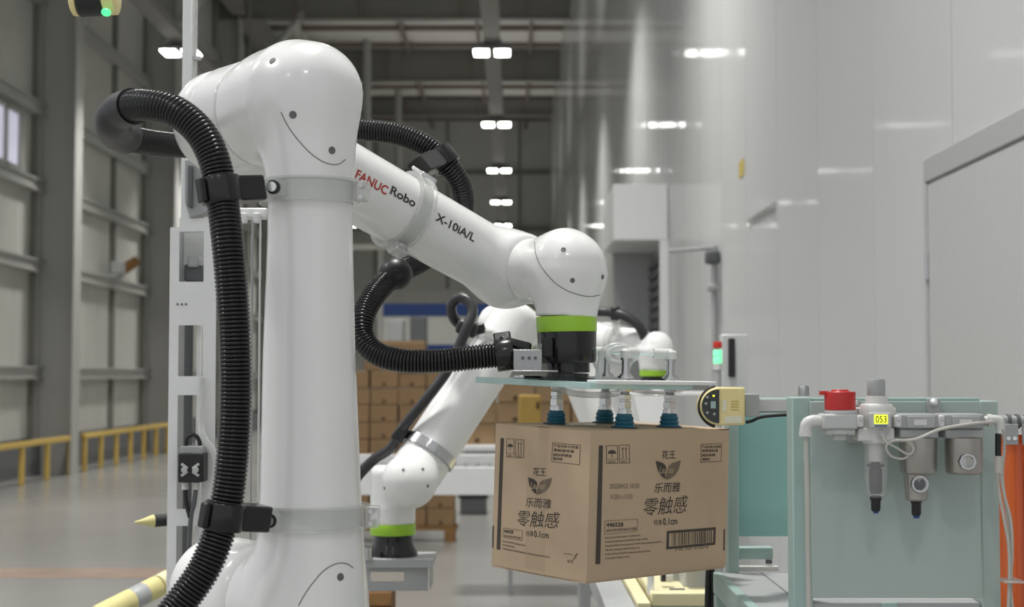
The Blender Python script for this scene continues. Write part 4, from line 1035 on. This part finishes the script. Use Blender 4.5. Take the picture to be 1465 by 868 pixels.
# filter regulator
fr_ = Thing('filter_regulator', 'filter regulator with a lit digital gauge and a clear bowl', 'regulator', P(1254, 732, YA))
fr_.part('knob', lz(MB(), 1253.5, 542, 568, [(0, 12.4), (0.05, 13), (0.93, 13), (1, 11.8)], 40), 'fitting_grey')
q = lz(MB(), 1254, 566, 579, [(0, 17), (0.4, 16), (1, 14.5)], 40); fr_.part('bonnet', q, 'cast_pale')
q = lz(MB(), 1254, 577, 634, [(0, 20), (0.25, 22), (0.3, 24), (0.85, 25), (0.95, 23), (1, 21)], 40); pb(q, 1229, 583, 1282, 612, YA - 0.006, 0.04)
pb(q, 1228, 612, 1280, 631, YA - 0.018, 0.036)
fr_.part('body', q, 'cast_pale', bev=0.002)
gg = fr_.part('gauge', pb_(1244, 590, 1275, 612, YA - 0.031, 0.012), 'cast_grey', bev=0.002)
fr_.part('gauge_screen', pb_(1251, 593, 1270, 606, YA - 0.0318, 0.0012), 'led_yellow', gg, smooth=False)
q = MB(); v, f, asp = text_mesh('053', 0.0, 0.015); a = P(1252.5, 604.5, YA - .0326); b = P(1268.5, 594.5, YA - .0326)
q.add([(a.x + (b.x - a.x) * x, a.y, a.z + (b.z - a.z) * y) for x, y in v], f)
fr_.part('lettering', q, 'display_digit', gg, smooth=False)
q = MB()
for k in range(5): pb(q, 1252 + k*3.6, 608, 1254.6 + k*3.6, 610, YA - 0.0318, 0.001)
fr_.part('gauge_print', q, 'sign_blue', gg, smooth=False)
fr_.part('bowl', lz(MB(), 1254, 632, 711, [(0, 10), (0.05, 13.5), (0.25, 14.5), (0.3, 16.5), (1, 17)], 36), 'bowl_clear', label='clear plastic bowl')
fr_.part('bowl_guard', lz(MB(), 1253, 630, 660, [(0, 9.5), (0.1, 10), (1, 10.5)], 24), 'cast_pale')
fr_.part('element', lz(MB(), 1253, 656, 706, [(0, 7), (0.1, 9), (0.7, 9), (0.75, 7), (0.78, 12), (0.84, 12), (0.86, 6), (1, 6)], 24), 'foam_black')
fr_.part('drain', lz(MB(), 1253, 709, 731, [(0, 5.5), (0.1, 6.5), (0.7, 6.8), (0.75, 8.2), (0.95, 8.2), (1, 7)], 24), 'matte_black')
fr_.part('drain_tip', lz(MB(), 1253, 730, 734, [(0, 3.5), (1, 4.5)], 16), 'sign_blue')
fr_.part('outlet_plug', MB().cyl(P(1262, 621, YA - .03), P(1262, 621, YA - .018), 0.005, seg=12), 'machine_grey')
# mist filters
def mist(x0, x1, name, label, glass, lower):
    xc = (x0 + x1) / 2
    t = Thing(name, label, 'filter', P(xc, 740 if lower else 678, YA))
    q = MB(); pb(q, x0, 592, x1, 613, YA - 0.026, 0.056); pb(q, x0 + 2, 613, x1 - 1, 627, YA - 0.022, 0.048)
    hd = t.part('head', q, 'fitting_grey', bev=0.0025)
    t.part('head_plate', pb_(x0 + 12, 595, x1 - 6, 612, YA - 0.0285, 0.004), 'machine_grey', hd, bev=0.001)
    t.part('name_plate', pb_(x0 + 22, 600, x0 + 40, 608, YA - 0.0295, 0.002), 'cast_pale', hd, smooth=False)
    k = (x1 - x0) / 2 - 3.5
    t.part('bowl', lz(MB(), xc - 1, 626, 678, [(0, k - 4), (0.04, k - 1), (0.1, k), (1, k + 1)], 48), 'filter_metal', label='brushed metal bowl')
    if lower:
        t.part('lower_bowl', lz(MB(), xc - 4, 676, 716, [(0, 13), (0.06, 15.5), (0.8, 17), (1, 19)], 40), 'filter_metal')
        t.part('drain', lz(MB(), xc - 4, 714, 737, [(0, 5.5), (0.1, 6.6), (0.75, 6.8), (0.8, 8.2), (1, 8)], 24), 'matte_black')
        t.part('drain_tip', lz(MB(), xc - 4, 736, 741, [(0, 4), (1, 5)], 16), 'sign_blue')
    gx, gy = glass
    yq = YA - (0.0155 if lower else 0.025) * 0.98
    g = t.part('sight_ring', MB().lathe(P(gx, gy, yq + 0.004), (0, -1, 0.0), [(0, 0.0125), (0.005, 0.0125), (0.0065, 0.0115), (0.0065, 0.0088), (0.004, 0.0085)], 8 if not lower else 32), 'steel')
    t.part('sight_glass', MB().lathe(P(gx, gy, yq + 0.001), (0, -1, 0), [(0, 0.0086), (0.0012, 0.0084), (0.002, 0.006)], 24), 'machine_dark' if lower else 'clear_plastic', g)
mist(1286, 1344, 'mist_filter', 'metal mist filter with a lower bowl and black drain, next to the gauge regulator', (1315, 692), True)
mist(1351, 1409, 'mist_filter', 'short metal mist filter without a drain, next to the orange curtain', (1383, 660), False)
for i, x in enumerate((1227, 1281, 1343)):
    t = Thing('spacer_clamp', ('pale spacer clamp between the red valve and the regulator', 'pale spacer clamp between the regulator and the first mist filter', 'pale spacer clamp between the two mist filters')[i], 'clamp', P(x + 4, 612, YA))
    t.part('clamp_body', pb_(x, 594, x + 9, 611, YA - 0.028, 0.05), 'cast_pale', bev=0.002)
    t.part('clamp_screw', MB().cyl(P(x + 4.5, 598, YA - .0305), P(x + 4.5, 598, YA - .028), 0.0028, seg=10).cyl(P(x + 4.5, 607, YA - .0305), P(x + 4.5, 607, YA - .028), 0.0028, seg=10), 'steel')
for i, (x, y0, y1) in enumerate(((1336, 570, 592), (1222, 572, 634))):
    t = Thing('mount_bracket', ('grey mounting bracket with a round bolt above the mist filters', 'grey mounting bracket behind the red valve')[i], 'bracket', P(x, y1, YT))
    t.part('plate', pb_(x - 9, y0, x + 10, y1, YT - 0.012, 0.005), 'machine_grey', bev=0.001)
    t.part('bolt', MB().ball(P(x, y0 + 5.5, YT - .013), 0.006, 16), 'chrome')
# outlet fitting, thin cables, air lines, orange strip curtain
t = Thing('outlet_fitting', 'pale outlet elbow with a black connector after the last mist filter', 'fitting', P(1428, 655, YA))
q = MB().tube(spline([P(1408, 602, YA), P(1422, 600, YA), P(1430, 603, YA), P(1431, 614, YA)], 8), 0.0065, 16).cyl(P(1412, 601, YA), P(1418, 601, YA), 0.0085, seg=16)
t.part('elbow', q, 'cast_pale')
t.part('connector', MB().cyl(P(1428, 620, YA), P(1428, 654, YA), 0.0042, seg=14), 'matte_black')
t.part('sleeve', MB().cyl(P(1428, 652, YA), P(1428, 676, YA), 0.0052, seg=14), 'tube_pale')
for i, pts in enumerate(([(1427, 674), (1429, 700), (1436, 740), (1443, 780), (1444, 830), (1441, 900)], [(1431, 674), (1436, 705), (1446, 745), (1448, 790), (1446, 840), (1452, 900)], [(1434, 606), (1437, 640), (1434, 680), (1440, 730), (1447, 790), (1444, 900)])):
    solo('air_line', MB().tube(spline([P(x, y, YA + 0.02 + 0.004*i) for x, y in pts], 8), 0.0022, 8), 'tube_pale', 'thin pale air line hanging in front of the orange curtain', 'air line', P(pts[-1][0], 900, YA), 'air lines by the orange curtain')
q = MB().box(P(1438, 832, YA + .005), P(1453, 828, YA + .05)); solo('cable_tie', q, 'tube_pale', 'pale cable tie around the air lines by the orange curtain', 'cable tie', P(1445, 830, YA))
q = MB().tube(spline([P(1262, 621, YA-.032), P(1268, 632, YA-.036), P(1282, 640, YA-.036), P(1300, 650, YA-.034), P(1307, 642, YA-.034), P(1298, 631, YA-.036), P(1280, 630, YA-.038), P(1268, 638, YA-.036), P(1275, 652, YA-.034), P(1292, 656, YA-.032), P(1304, 648, YA-.03)], 10), 0.0015, 8)
q.tube(spline([P(1276, 630, YA-.037), P(1310, 628, YA-.036), P(1345, 614, YA-.034), P(1390, 606, YA-.034), P(1420, 603, YA-.02)], 10), 0.0022, 8)
solo('signal_cable', q, 'tube_pale', 'thin pale cable looped across the mist filters', 'cable', P(1300, 656, YA - .03))
yc = 2.34
sc_ = Thing('strip_curtain', 'orange plastic strip curtain hung from a grey hooked rail', 'curtain', P(1450, 605, yc))
sc_.part('rail', MB().cyl(P(1424, 601, yc), P(1520, 605, yc), 0.008, seg=16), 'machine_grey')
for k in range(6):
    x = 1443 + k * 13
    sc_.part('hook', MB().lathe(P(x, 602.5, yc) - Vector((0.003, 0, 0)), (1, 0, 0), [(0, 0.011), (0.005, 0.011)], 20), 'machine_dark')
for k in range(4):
    x = 1438 + k * 25
    hp = sc_.part('hook_plate', pb_(x, 606, x + 19, 636, yc - 0.012, 0.004), 'machine_grey', bev=0.001)
    q = MB()
    for dx in (5, 14): q.cyl(P(x + dx, 627, yc - .015), P(x + dx, 627, yc - .011), 0.003, seg=10)
    sc_.part('plate_bolt', q, 'chrome', hp)
for k in range(5):
    a = P(1420 + k * 22, 622, yc); n = 10; q = MB(); vs = []
    zb = 0.5
    w = 30 / F * yc
    for i in range(n + 1):
        x = a.x + w * i / n; y = yc + 0.006 * (k % 2) + 0.004 * math.sin(PI * i / n)
        vs += [(x, y, zb), (x, y, a.z), (x, y + 0.0025, a.z), (x, y + 0.0025, zb)]
    fs = []
    for i in range(n):
        for j in range(4): fs.append((4*i+j, 4*i+(j+1)%4, 4*i+4+(j+1)%4, 4*i+4+j))
    fs += [(0,1,2,3), tuple(4*n + j for j in (3,2,1,0))]
    q.add(vs, fs); sc_.part('strip', q, 'orange_strip')

# ================================================================ SECOND ROBOT
Y2 = 3.7
e2 = P(742, 452, 3.75); w2 = P(588, 686, 3.62)
fu = (w2 - e2).normalized()
def f2_fore(p):
    d = s_cyl(p, e2 - fu * 0.02, w2, 0.0605, 0.03, 0.063)
    d = smin(d, np.linalg.norm(p - A3(P(586, 688, 3.56)), axis=1) - 0.064, 0.03)
    return smin(d, s_cyl(p, P(703, 462, 3.85), P(748, 470, 3.72), 0.048, 0.02), 0.03)
def f2_wrist(p):
    d = s_cyl(p, P(562, 720, 3.68), P(562, 748, 3.68), 0.0535, 0.002)
    return smin(d, s_cyl(p, P(562, 664, 3.68), P(562, 740, 3.68), 0.0535, 0.022), 0.002)
col2 = P(925, 760, 4.5)
def f2_link(p):
    d = s_cyl(p, P(742, 466, 3.8), P(812, 500, 4.5), 0.05, 0.03)
    return smin(d, s_cap(p, P(812, 500, 4.5), P(925, 760, 4.5), 0.05, 0.06), 0.05)
r2 = Thing('industrial_robot', 'white robot arm with slanted forearm reaching down to a steel gripper frame', 'robot arm', (col2.x, 4.5, 0))
lo, hi = bounds([e2, w2, P(703, 462, 3.85), P(586, 688, 3.5)], 0.13); fo2 = r2.part('forearm', sdf_mesh(f2_fore, lo, hi, 0.007), 'robot_white_far', ang=180)
lo, hi = bounds([P(561, 700, 3.68), P(562, 748, 3.68)], 0.1); wr2 = r2.part('wrist_housing', sdf_mesh(f2_wrist, lo, hi, 0.006), 'robot_white_far', ang=50)
lo, hi = bounds([P(742, 466, 3.8), P(925, 760, 4.5), P(812, 500, 4.5)], 0.12); r2.part('link_arm', sdf_mesh(f2_link, lo, hi, 0.009), 'robot_white_far', ang=180)
r2.part('pedestal', MB().cyl((col2.x, 4.5, 0), (col2.x, 4.5, P(925, 755, 4.5).z), 0.07, seg=32), 'robot_white_far')
kx = 3.68 / F
r2.part('green_ring', MB().lathe(P(562, 764, 3.68), (0, 0, 1), [(0, 32*kx), (0.001, 32.4*kx), (15*kx, 32.4*kx), (16*kx, 32*kx)], 40), 'robot_green', label='bright green band')
r2.part('green_ring', MB().lathe(P(757, 472, 3.9), P(812, 500, 4.5) - P(742, 466, 3.8), [(0, 0.0505), (0.03, 0.0505)], 32), 'robot_green')
r2.part('tool_flange', MB().lathe(P(563, 797, 3.68), (0, 0, 1), [(0, 33*kx), (3*kx, 35*kx), (9*kx, 34*kx), (18*kx, 29*kx), (31*kx, 27*kx), (33*kx, 27*kx)], 40), 'gloss_black', label='black tapered tool body')
for x, y in ((577, 672), (605, 671), (550, 698), (612, 695)):
    h, n = sdf_hit(f2_fore, x, y); r2.part('screw', MB().cyl(h - n * 0.002, h + n * 0.0008, 0.0035, seg=12), 'machine_dark', fo2)
bo = P(612, 645, 3.65); 
t_ = (P(614, 646, 3.65) - e2).dot(fu); cb2 = e2 + fu * t_
r2.part('clamp_band', MB().lathe(cb2 - fu * 0.012, fu, [(0, 0.064), (0, 0.068), (0.024, 0.0685), (0.024, 0.064)], 40, closed=True), 'steel')
t_ = (P(716, 494, 3.7) - e2).dot(fu); cb3 = e2 + fu * t_
r2.part('clamp_band', MB().lathe(cb3 - fu * 0.012, fu, [(0, 0.064), (0, 0.068), (0.024, 0.0685), (0.024, 0.064)], 40, closed=True), 'clear_plastic')
r2.part('clamp_lug', MB().cbox(P(699, 478, 3.66), (0.02, 0.02, 0.02)), 'clear_plastic', bev=0.003)
h2 = Thing('robot_hose', 'dark hose with a loop, clipped beside the slanted robot forearm', 'hose', P(508, 690, 3.7))
hp = spline([P(500, 700, 3.74), P(513, 680, 3.72), P(535, 657, 3.7), P(560, 640, 3.66), P(578, 610, 3.62), P(612, 568, 3.6), P(640, 530, 3.6), P(657, 495, 3.6), P(668, 468, 3.6), P(676, 446, 3.61), P(670, 430, 3.62), P(656, 426, 3.63), P(646, 438, 3.64), P(650, 456, 3.65), P(664, 467, 3.67), P(690, 470, 3.72)], 10)
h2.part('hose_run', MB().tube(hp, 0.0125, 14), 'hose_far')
k = h2.part('hose_clip', MB().cbox(P(668, 470, 3.63), (0.05, 0.05, 0.035), Matrix.Rotation(0.3, 3, 'Y')), 'ball_black', bev=0.008)
h2.part('clip_arm', MB().cbox(P(684, 471, 3.66), (0.035, 0.02, 0.025), Matrix.Rotation(-0.2, 3, 'Y')), 'ball_black', k, bev=0.005)
k = h2.part('hose_clip', MB().cbox(P(573, 620, 3.63), (0.03, 0.04, 0.04), Matrix.Rotation(0.6, 3, 'Y')), 'ball_black', bev=0.006)
h2.part('clip_arm', MB().cbox(P(584, 624, 3.64), (0.03, 0.02, 0.016), Matrix.Rotation(0.5, 3, 'Y')), 'ball_black', k, bev=0.004)
# its gripper frame
g2 = Thing('gripper_frame', 'grey steel gripper frame with open slots under the slanted robot arm', 'gripper', P(572, 845, 3.68))
q = MB(); pb(q, 520, 800, 619, 812, 3.6, 0.16); g2.part('top_plate', q, 'machine_grey', bev=0.001)
q = MB(); pb(q, 520, 812, 530, 845, 3.62, 0.006); pb(q, 578, 812, 612, 845, 3.62, 0.006); pb(q, 530, 812, 578, 818, 3.62, 0.006); pb(q, 530, 832, 578, 845, 3.62, 0.006)
g2.part('side_plate', q, 'machine_grey', smooth=False)
g2.part('end_plate', MB().box(P(614, 845, 3.6), P(620, 800, 3.75)), 'machine_grey', bev=0.001)
g2.part('fitting', MB().cyl(P(524, 782, 3.6), P(524, 800, 3.6), 0.016, seg=16), 'steel')
# ================================================================ THIRD ROBOT
def f3(p):
    d = s_cyl(p, P(846, 486, 5.2), P(925, 494, 5.0), 0.052, 0.03)
    d = smin(d, s_cap(p, P(940, 497, 4.97), P(940, 502, 4.97), 0.052), 0.03)
    d = smin(d, s_cyl(p, P(936, 500, 4.97), P(935, 531, 4.97), 0.052, 0.002, 0.0455), 0.02)
    d = smin(d, s_cyl(p, P(852, 484, 5.2), P(868, 486, 5.75), 0.055, 0.02), 0.04)
    return smin(d, s_cap(p, P(868, 486, 5.75), P(930, 800, 5.75), 0.055, 0.07), 0.05)
b3_ = P(930, 800, 5.75)
r3 = Thing('industrial_robot', 'small distant white robot arm with a level forearm behind the gripper plate', 'robot arm', (b3_.x, 5.75, 0))
lo, hi = bounds([P(846, 470, 5.25), P(930, 800, 5.75), P(940, 500, 4.95)], 0.12); r3.part('arm_casting', sdf_mesh(f3, lo, hi, 0.01), 'robot_white_far', ang=180)
r3.part('pedestal', MB().cyl((b3_.x, 5.75, 0), (b3_.x, 5.75, b3_.z + 0.02), 0.08, seg=32), 'robot_white_far')
k3 = 4.97 / F
r3.part('green_ring', MB().lathe(P(935, 538, 4.97), (0, 0, 1), [(0, 20*k3), (8*k3, 20.5*k3)], 32), 'robot_green')
r3.part('tool_flange', MB().lathe(P(935, 556, 4.97), (0, 0, 1), [(0, 22*k3), (6*k3, 22*k3), (10*k3, 18*k3), (18*k3, 18*k3)], 32), 'gloss_black')
r3.part('clamp_band', MB().lathe(P(880, 488, 5.1), P(925, 492, 5.0) - P(846, 484, 5.2), [(0, 0.053), (0, 0.058), (0.03, 0.058), (0.03, 0.053)], 32, closed=True), 'clear_plastic')
r3.part('tool_plate', MB().box(P(868, 566, 4.95), P(1010, 560, 5.2)), 'machine_white', bev=0.002)
h3 = Thing('robot_hose', 'short dark hose arching over the small distant robot arm', 'hose', P(925, 480, 5.0))
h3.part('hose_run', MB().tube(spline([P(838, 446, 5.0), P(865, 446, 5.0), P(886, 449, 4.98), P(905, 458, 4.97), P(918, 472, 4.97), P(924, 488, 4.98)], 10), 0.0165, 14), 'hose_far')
k = h3.part('hose_clip', MB().cbox(P(880, 448, 4.99), (0.03, 0.042, 0.046)), 'ball_black', bev=0.006)
h3.part('clip_arm', MB().cyl(P(881, 455, 5.0), P(882, 476, 5.05), 0.014, seg=14), 'clear_plastic', k)

# ================================================================ BACKGROUND: cartons, conveyor, cabinet
def pallet(x0, pw, Y, dep, group):
    pt = Thing('pallet', 'wooden pallet under the ' + group, 'pallet', (x0 + pw / 2, Y + dep / 2, 0))
    for k in range(3): pt.part('runner', MB().box((x0 + k * (pw - 0.1) / 2, Y, 0), (x0 + k * (pw - 0.1) / 2 + 0.1, Y + dep, 0.11)), 'pallet_wood')
    for k in range(4): pt.part('deck_board', MB().box((x0 - 0.02, Y + k * (dep - 0.12) / 3, 0.11), (x0 + pw + 0.02, Y + k * (dep - 0.12) / 3 + 0.12, 0.15)), 'pallet_wood')
def stack(x0px, ncol, nrow, w, h, dep, Y, m, label, group, z0=0.15):
    x0 = P(x0px, 600, Y).x; pr = None
    if z0 < 0.2: pallet(x0, w * ncol, Y, dep, group)
    for r in range(nrow):
        for c in range(ncol):
            loc = (x0 + w * (c + 0.5) + random.uniform(-.006, .006), Y + random.uniform(0, .03) + dep/2, z0 + r * h)
            if pr is None:
                t = Thing('carton', label % (ORD[r], ORD[ncol - 1 - c]), 'carton', loc, group)
                L = Vector(loc)
                t.part('box_body', MB().box(L + Vector((-w/2 + .004, -dep/2, 0)), L + Vector((w/2 - .004, dep/2, h - .004))), m, bev=0.008)
                t.part('print_mark', MB().box(L + Vector((-.02, -dep/2 - .002, h*.1)), L + Vector((.015, -dep/2, h*.3))), 'carton_dark', smooth=False)
                t.part('tape', MB().box(L + Vector((-w/2 + .01, -dep/2 - .0015, h*.9)), L + Vector((w/2 - .01, -dep/2, h*.965))), 'carton_far_b', smooth=False)
                pr = t.o
            else:
                rt = share(pr, loc); rt['label'] = label % (ORD[r], ORD[ncol - 1 - c])
                for ch in pr.children:
                    cc_ = ch.copy(); COL.objects.link(cc_); cc_.parent = rt
                rt.rotation_euler.z = random.uniform(-.006, .006)
    return z0 + nrow * h
YC = 14.6
zt1 = stack(488, 4, 9, 0.27, 0.163, 0.3, YC, 'carton_far', 'brown carton in the tall stack, %s layer above its pallet, %s from the bench side', 'tall carton stack')
zt2 = stack(657, 4, 3, 0.27, 0.153, 0.35, 11.08, 'carton_far_b', 'light carton stacked on the bench, %s layer up, %s from the glossy wall', 'cartons on the bench', P(0, 637, 11).z)
cx = P(566, 510, YC).x
t = Thing('carton', 'single larger carton lying on top of the tall carton stack', 'carton', (cx, YC + .15, zt1))
t.part('box_body', MB().box((cx - 0.3, YC, zt1), (cx + 0.28, YC + 0.3, P(0, 487, YC).z)), 'carton_far', bev=0.01)
t.part('tape', MB().box((cx - 0.29, YC - 0.002, zt1 + 0.25), (cx + 0.27, YC, zt1 + 0.28)), 'carton_far_b', smooth=False)
cx = P(758, 575, 9.75).x
t = Thing('carton', 'tall ochre carton standing on the conveyor before the bench cartons', 'carton', (cx, 9.85, P(0, 668, 9.5).z))
t.part('box_body', MB().box((cx - 0.07, 9.75, P(0, 668, 9.5).z - 0.004), (cx + 0.07, 9.95, P(0, 565, 9.75).z)), 'carton_ochre', bev=0.01)
t.part('print_mark', MB().box((cx + 0.04, 9.747, P(0, 585, 9.75).z), (cx + 0.06, 9.75, P(0, 575, 9.75).z)), 'carton_dark', smooth=False)
# conveyor crossing in front of the stacks
cv = Thing('conveyor', 'long grey roller conveyor crossing in front of the carton stacks', 'conveyor', (-0.8, 9.6, 0))
x0, x1 = P(440, 690, 9.5).x, P(968, 690, 9.5).x
for y, z0_, z1_ in ((9.5, 708, 668), (10.1, 690, 650)):
    cv.part('side_beam', MB().box((x0, y, P(0, z0_, y).z), (x1, y + 0.04, P(0, z1_, y).z)), 'machine_white', bev=0.004)
zc = P(0, 668, 9.5).z
for k in range(30):
    x = x0 + 0.03 + (x1 - x0 - 0.06) * k / 29
    cv.part('roller', MB().cyl((x, 9.54, zc - 0.03), (x, 10.1, zc - 0.03), 0.025, seg=12), 'steel_dull')
for x in (x0 + 0.05, x1 - 0.1):
    for y in (9.52, 10.08): cv.part('leg', MB().box((x, y, 0), (x + 0.05, y + 0.04, P(0, 700, 9.5).z)), 'machine_grey')
t = Thing('shelf_table', 'white topped grey bench standing behind the conveyor end', 'bench', (P(690, 640, 11).x, 11.2, 0))
xa, xb = P(655, 640, 11).x, P(975, 640, 11).x; zs_ = P(0, 637, 11).z
t.part('top', MB().box((xa, 11, zs_ - 0.04), (xb, 11.5, zs_)), 'machine_white', bev=0.005)
t.part('cabinet', MB().box((xa + 0.05, 11.05, P(0, 690, 11).z), (xb, 11.45, zs_ - 0.04)), 'machine_grey', bev=0.005)
for x in (xa + 0.36, xb - 0.05):
    for y in (11.06, 11.4): t.part('leg', MB().box((x, y, 0), (x + 0.03, y + 0.03, P(0, 690, 11).z)), 'machine_grey')
t = Thing('tool_crate', 'dark plastic crate on the floor under the conveyor end', 'crate', (P(678, 725, 17.5).x, 17.5, 0))
a = P(658, 730, 17.5); b = P(696, 706, 17.5)
t.part('body', MB().box((a.x, 17.5, 0), (b.x, 17.9, b.z)), 'machine_dark', bev=0.01)
t.part('rim', MB().box((a.x - .02, 17.48, b.z - 0.05), (b.x + .02, 17.92, b.z)), 'matte_black', bev=0.005)
# low wooden things near the floor
a = P(527, 870, 5.2); b = P(560, 845, 5.2)
t = Thing('wood_block', 'small pale wooden crate low below the gripper frame', 'crate', (a.x + .04, 5.3, 0))
for k in range(4): t.part('plank', MB().box((a.x, 5.2, b.z - 0.05 - k*0.06), (b.x, 5.22, b.z - k*0.06 - 0.006)), 'pallet_wood', bev=0.002)
t.part('body', MB().box((a.x, 5.22, 0), (b.x, 5.4, b.z)), 'pallet_wood', bev=0.004)
# white cabinet with blue bands, grey cabinets before it
yb = 24
t = Thing('banded_cabinet', 'white tall cabinet wall with two dark blue bands far down the aisle', 'cabinet', (P(620, 500, yb).x, yb, 0))
xa, xb = P(548, 500, yb).x, P(730, 500, yb).x
t.part('body', MB().box((xa, yb, 0), (xb, yb + 1.2, P(0, 434, yb).z)), 'clad_white', smooth=False)
t.part('blue_band', MB().box((xa, yb - 0.02, P(0, 452, yb).z), (xb, yb, P(0, 434, yb).z)), 'sign_blue', smooth=False)
t.part('blue_band', MB().box((P(610, 500, yb).x, yb - 0.02, P(0, 510, yb).z), (xb, yb, P(0, 493, yb).z)), 'sign_blue', smooth=False)
for i, (x0_, x1_, y0_, m, lab) in enumerate(((556, 579, 457, 'machine_grey', 'light grey locker standing before the banded cabinet'), (588, 611, 452, 'machine_dark', 'dark grey locker standing before the banded cabinet'))):
    t = Thing('locker', lab, 'locker', (P((x0_+x1_)/2, 500, 22).x, 22.2, 0))
    t.part('body', MB().box((P(x0_, 0, 22).x, 22, 0), (P(x1_, 0, 22).x, 22.4, P(0, y0_, 22).z)), m, bev=0.02)
    t.part('door', MB().box((P(x0_ + 2, 0, 22).x, 21.98, 0.1), (P(x1_ - 2, 0, 22).x, 22, P(0, y0_ + 3, 22).z)), m, bev=0.01)
t = Thing('wall_shelf', 'long white beam fixed far down the aisle under the lamp glow', 'beam', (P(530, 352, 30).x, 30, 0))
t.part('beam', MB().box((P(440, 0, 30).x, 30, P(0, 356, 30).z), (P(552, 0, 30).x, 30.2, P(0, 349, 30).z)), 'clad_white', bev=0.02)
for px in (445, 545): t.part('post', MB().box((P(px, 0, 30).x - 0.04, 30.05, 0), (P(px, 0, 30).x + 0.04, 30.15, P(0, 356, 30).z)), 'steel_paint')
# pale posts with yellow strips between the robots
for i, (xa, xb, m, lab) in enumerate(((829, 837, 'rail_yellow', 'narrow yellow post behind the suction cups'), (876, 886, 'rail_yellow', 'yellow post standing beside the pale guard screen'), (905, 962, 'machine_white', 'pale guard panel standing behind the suction cups'))):
    Yg = 6.2
    t = Thing('guard_screen' if i == 2 else 'guard_post', lab, 'panel' if i == 2 else 'post', (P((xa+xb)/2, 0, Yg).x, Yg, 0))
    t.part('body', MB().box((P(xa, 0, Yg).x, Yg, 0.02), (P(xb, 0, Yg).x, Yg + 0.03, P(0, 548, Yg).z)), m, bev=0.003)
    t.part('foot', MB().box((P(xa, 0, Yg).x - 0.01, Yg - 0.03, 0), (P(xb, 0, Yg).x + 0.01, Yg + 0.06, 0.02)), 'machine_dark', bev=0.003)
# low machine end below the hanging carton
yl = 3.5
zl = P(0, 848, yl).z
t = Thing('feeder_end', 'cream edged feeder table end below the hanging carton', 'machine', (P(965, 850, yl).x, yl + 0.1, 0))
t.part('deck', MB().box((P(928, 0, yl).x, yl, zl - 0.03), (P(1012, 0, yl).x, yl + 0.75, zl)), 'cream', bev=0.003)
t.part('skirt', MB().box((P(930, 0, yl).x, yl + 0.01, 0), (P(1010, 0, yl).x, yl + 0.7, zl - 0.03)), 'teal', bev=0.003)
t.part('chrome_post', MB().cyl(P(931, 850, yl + .05), P(931, 770, yl + .05), 0.008, seg=16), 'chrome')
t.part('motor_box', pb(MB(), 978, 812, 1010, 852, yl + 0.1, 0.12), 'cast_grey', bev=0.006)
t.part('motor_cap', pb(MB(), 983, 804, 1012, 816, yl + 0.06, 0.1), 'machine_white', bev=0.004)
t.part('sensor_head', MB().cyl(P(952, 824, yl + .1), P(962, 824, yl + .1), 0.014, seg=16), 'cast_pale')
t.part('sensor_tail', MB().cyl(P(946, 824, yl + .1), P(953, 824, yl + .1), 0.013, seg=16), 'matte_black')
t.part('guide_bar', pb(MB(), 958, 842, 980, 845, yl + 0.05, 0.01), 'machine_dark')
t.part('guide_plate', pb(MB(), 945, 815, 976, 850, yl + 0.2, 0.01), 'machine_grey')
c0 = P(862, 790, 4.4); 
t = Thing('feeder_rail', 'grey side rail of the feeder with a cream edge', 'rail', (P(915, 840, 4).x, 4.0, 0))
zr = P(931, 862, 3.45).z
x_ = P(931, 862, 3.45).x
t.part('cream_edge', MB().box((x_ - 0.03, 3.45, zr - 0.02), (x_, 5.2, zr)), 'cream', bev=0.002)
t.part('rail', MB().box((x_ - 0.10, 3.45, zr - 0.06), (x_ - 0.032, 5.2, zr - 0.01)), 'machine_grey', bev=0.002)
for y in (3.5, 5.1): t.part('leg', MB().box((x_ - 0.09, y, 0), (x_ - 0.05, y + 0.04, zr - 0.06)), 'machine_grey')
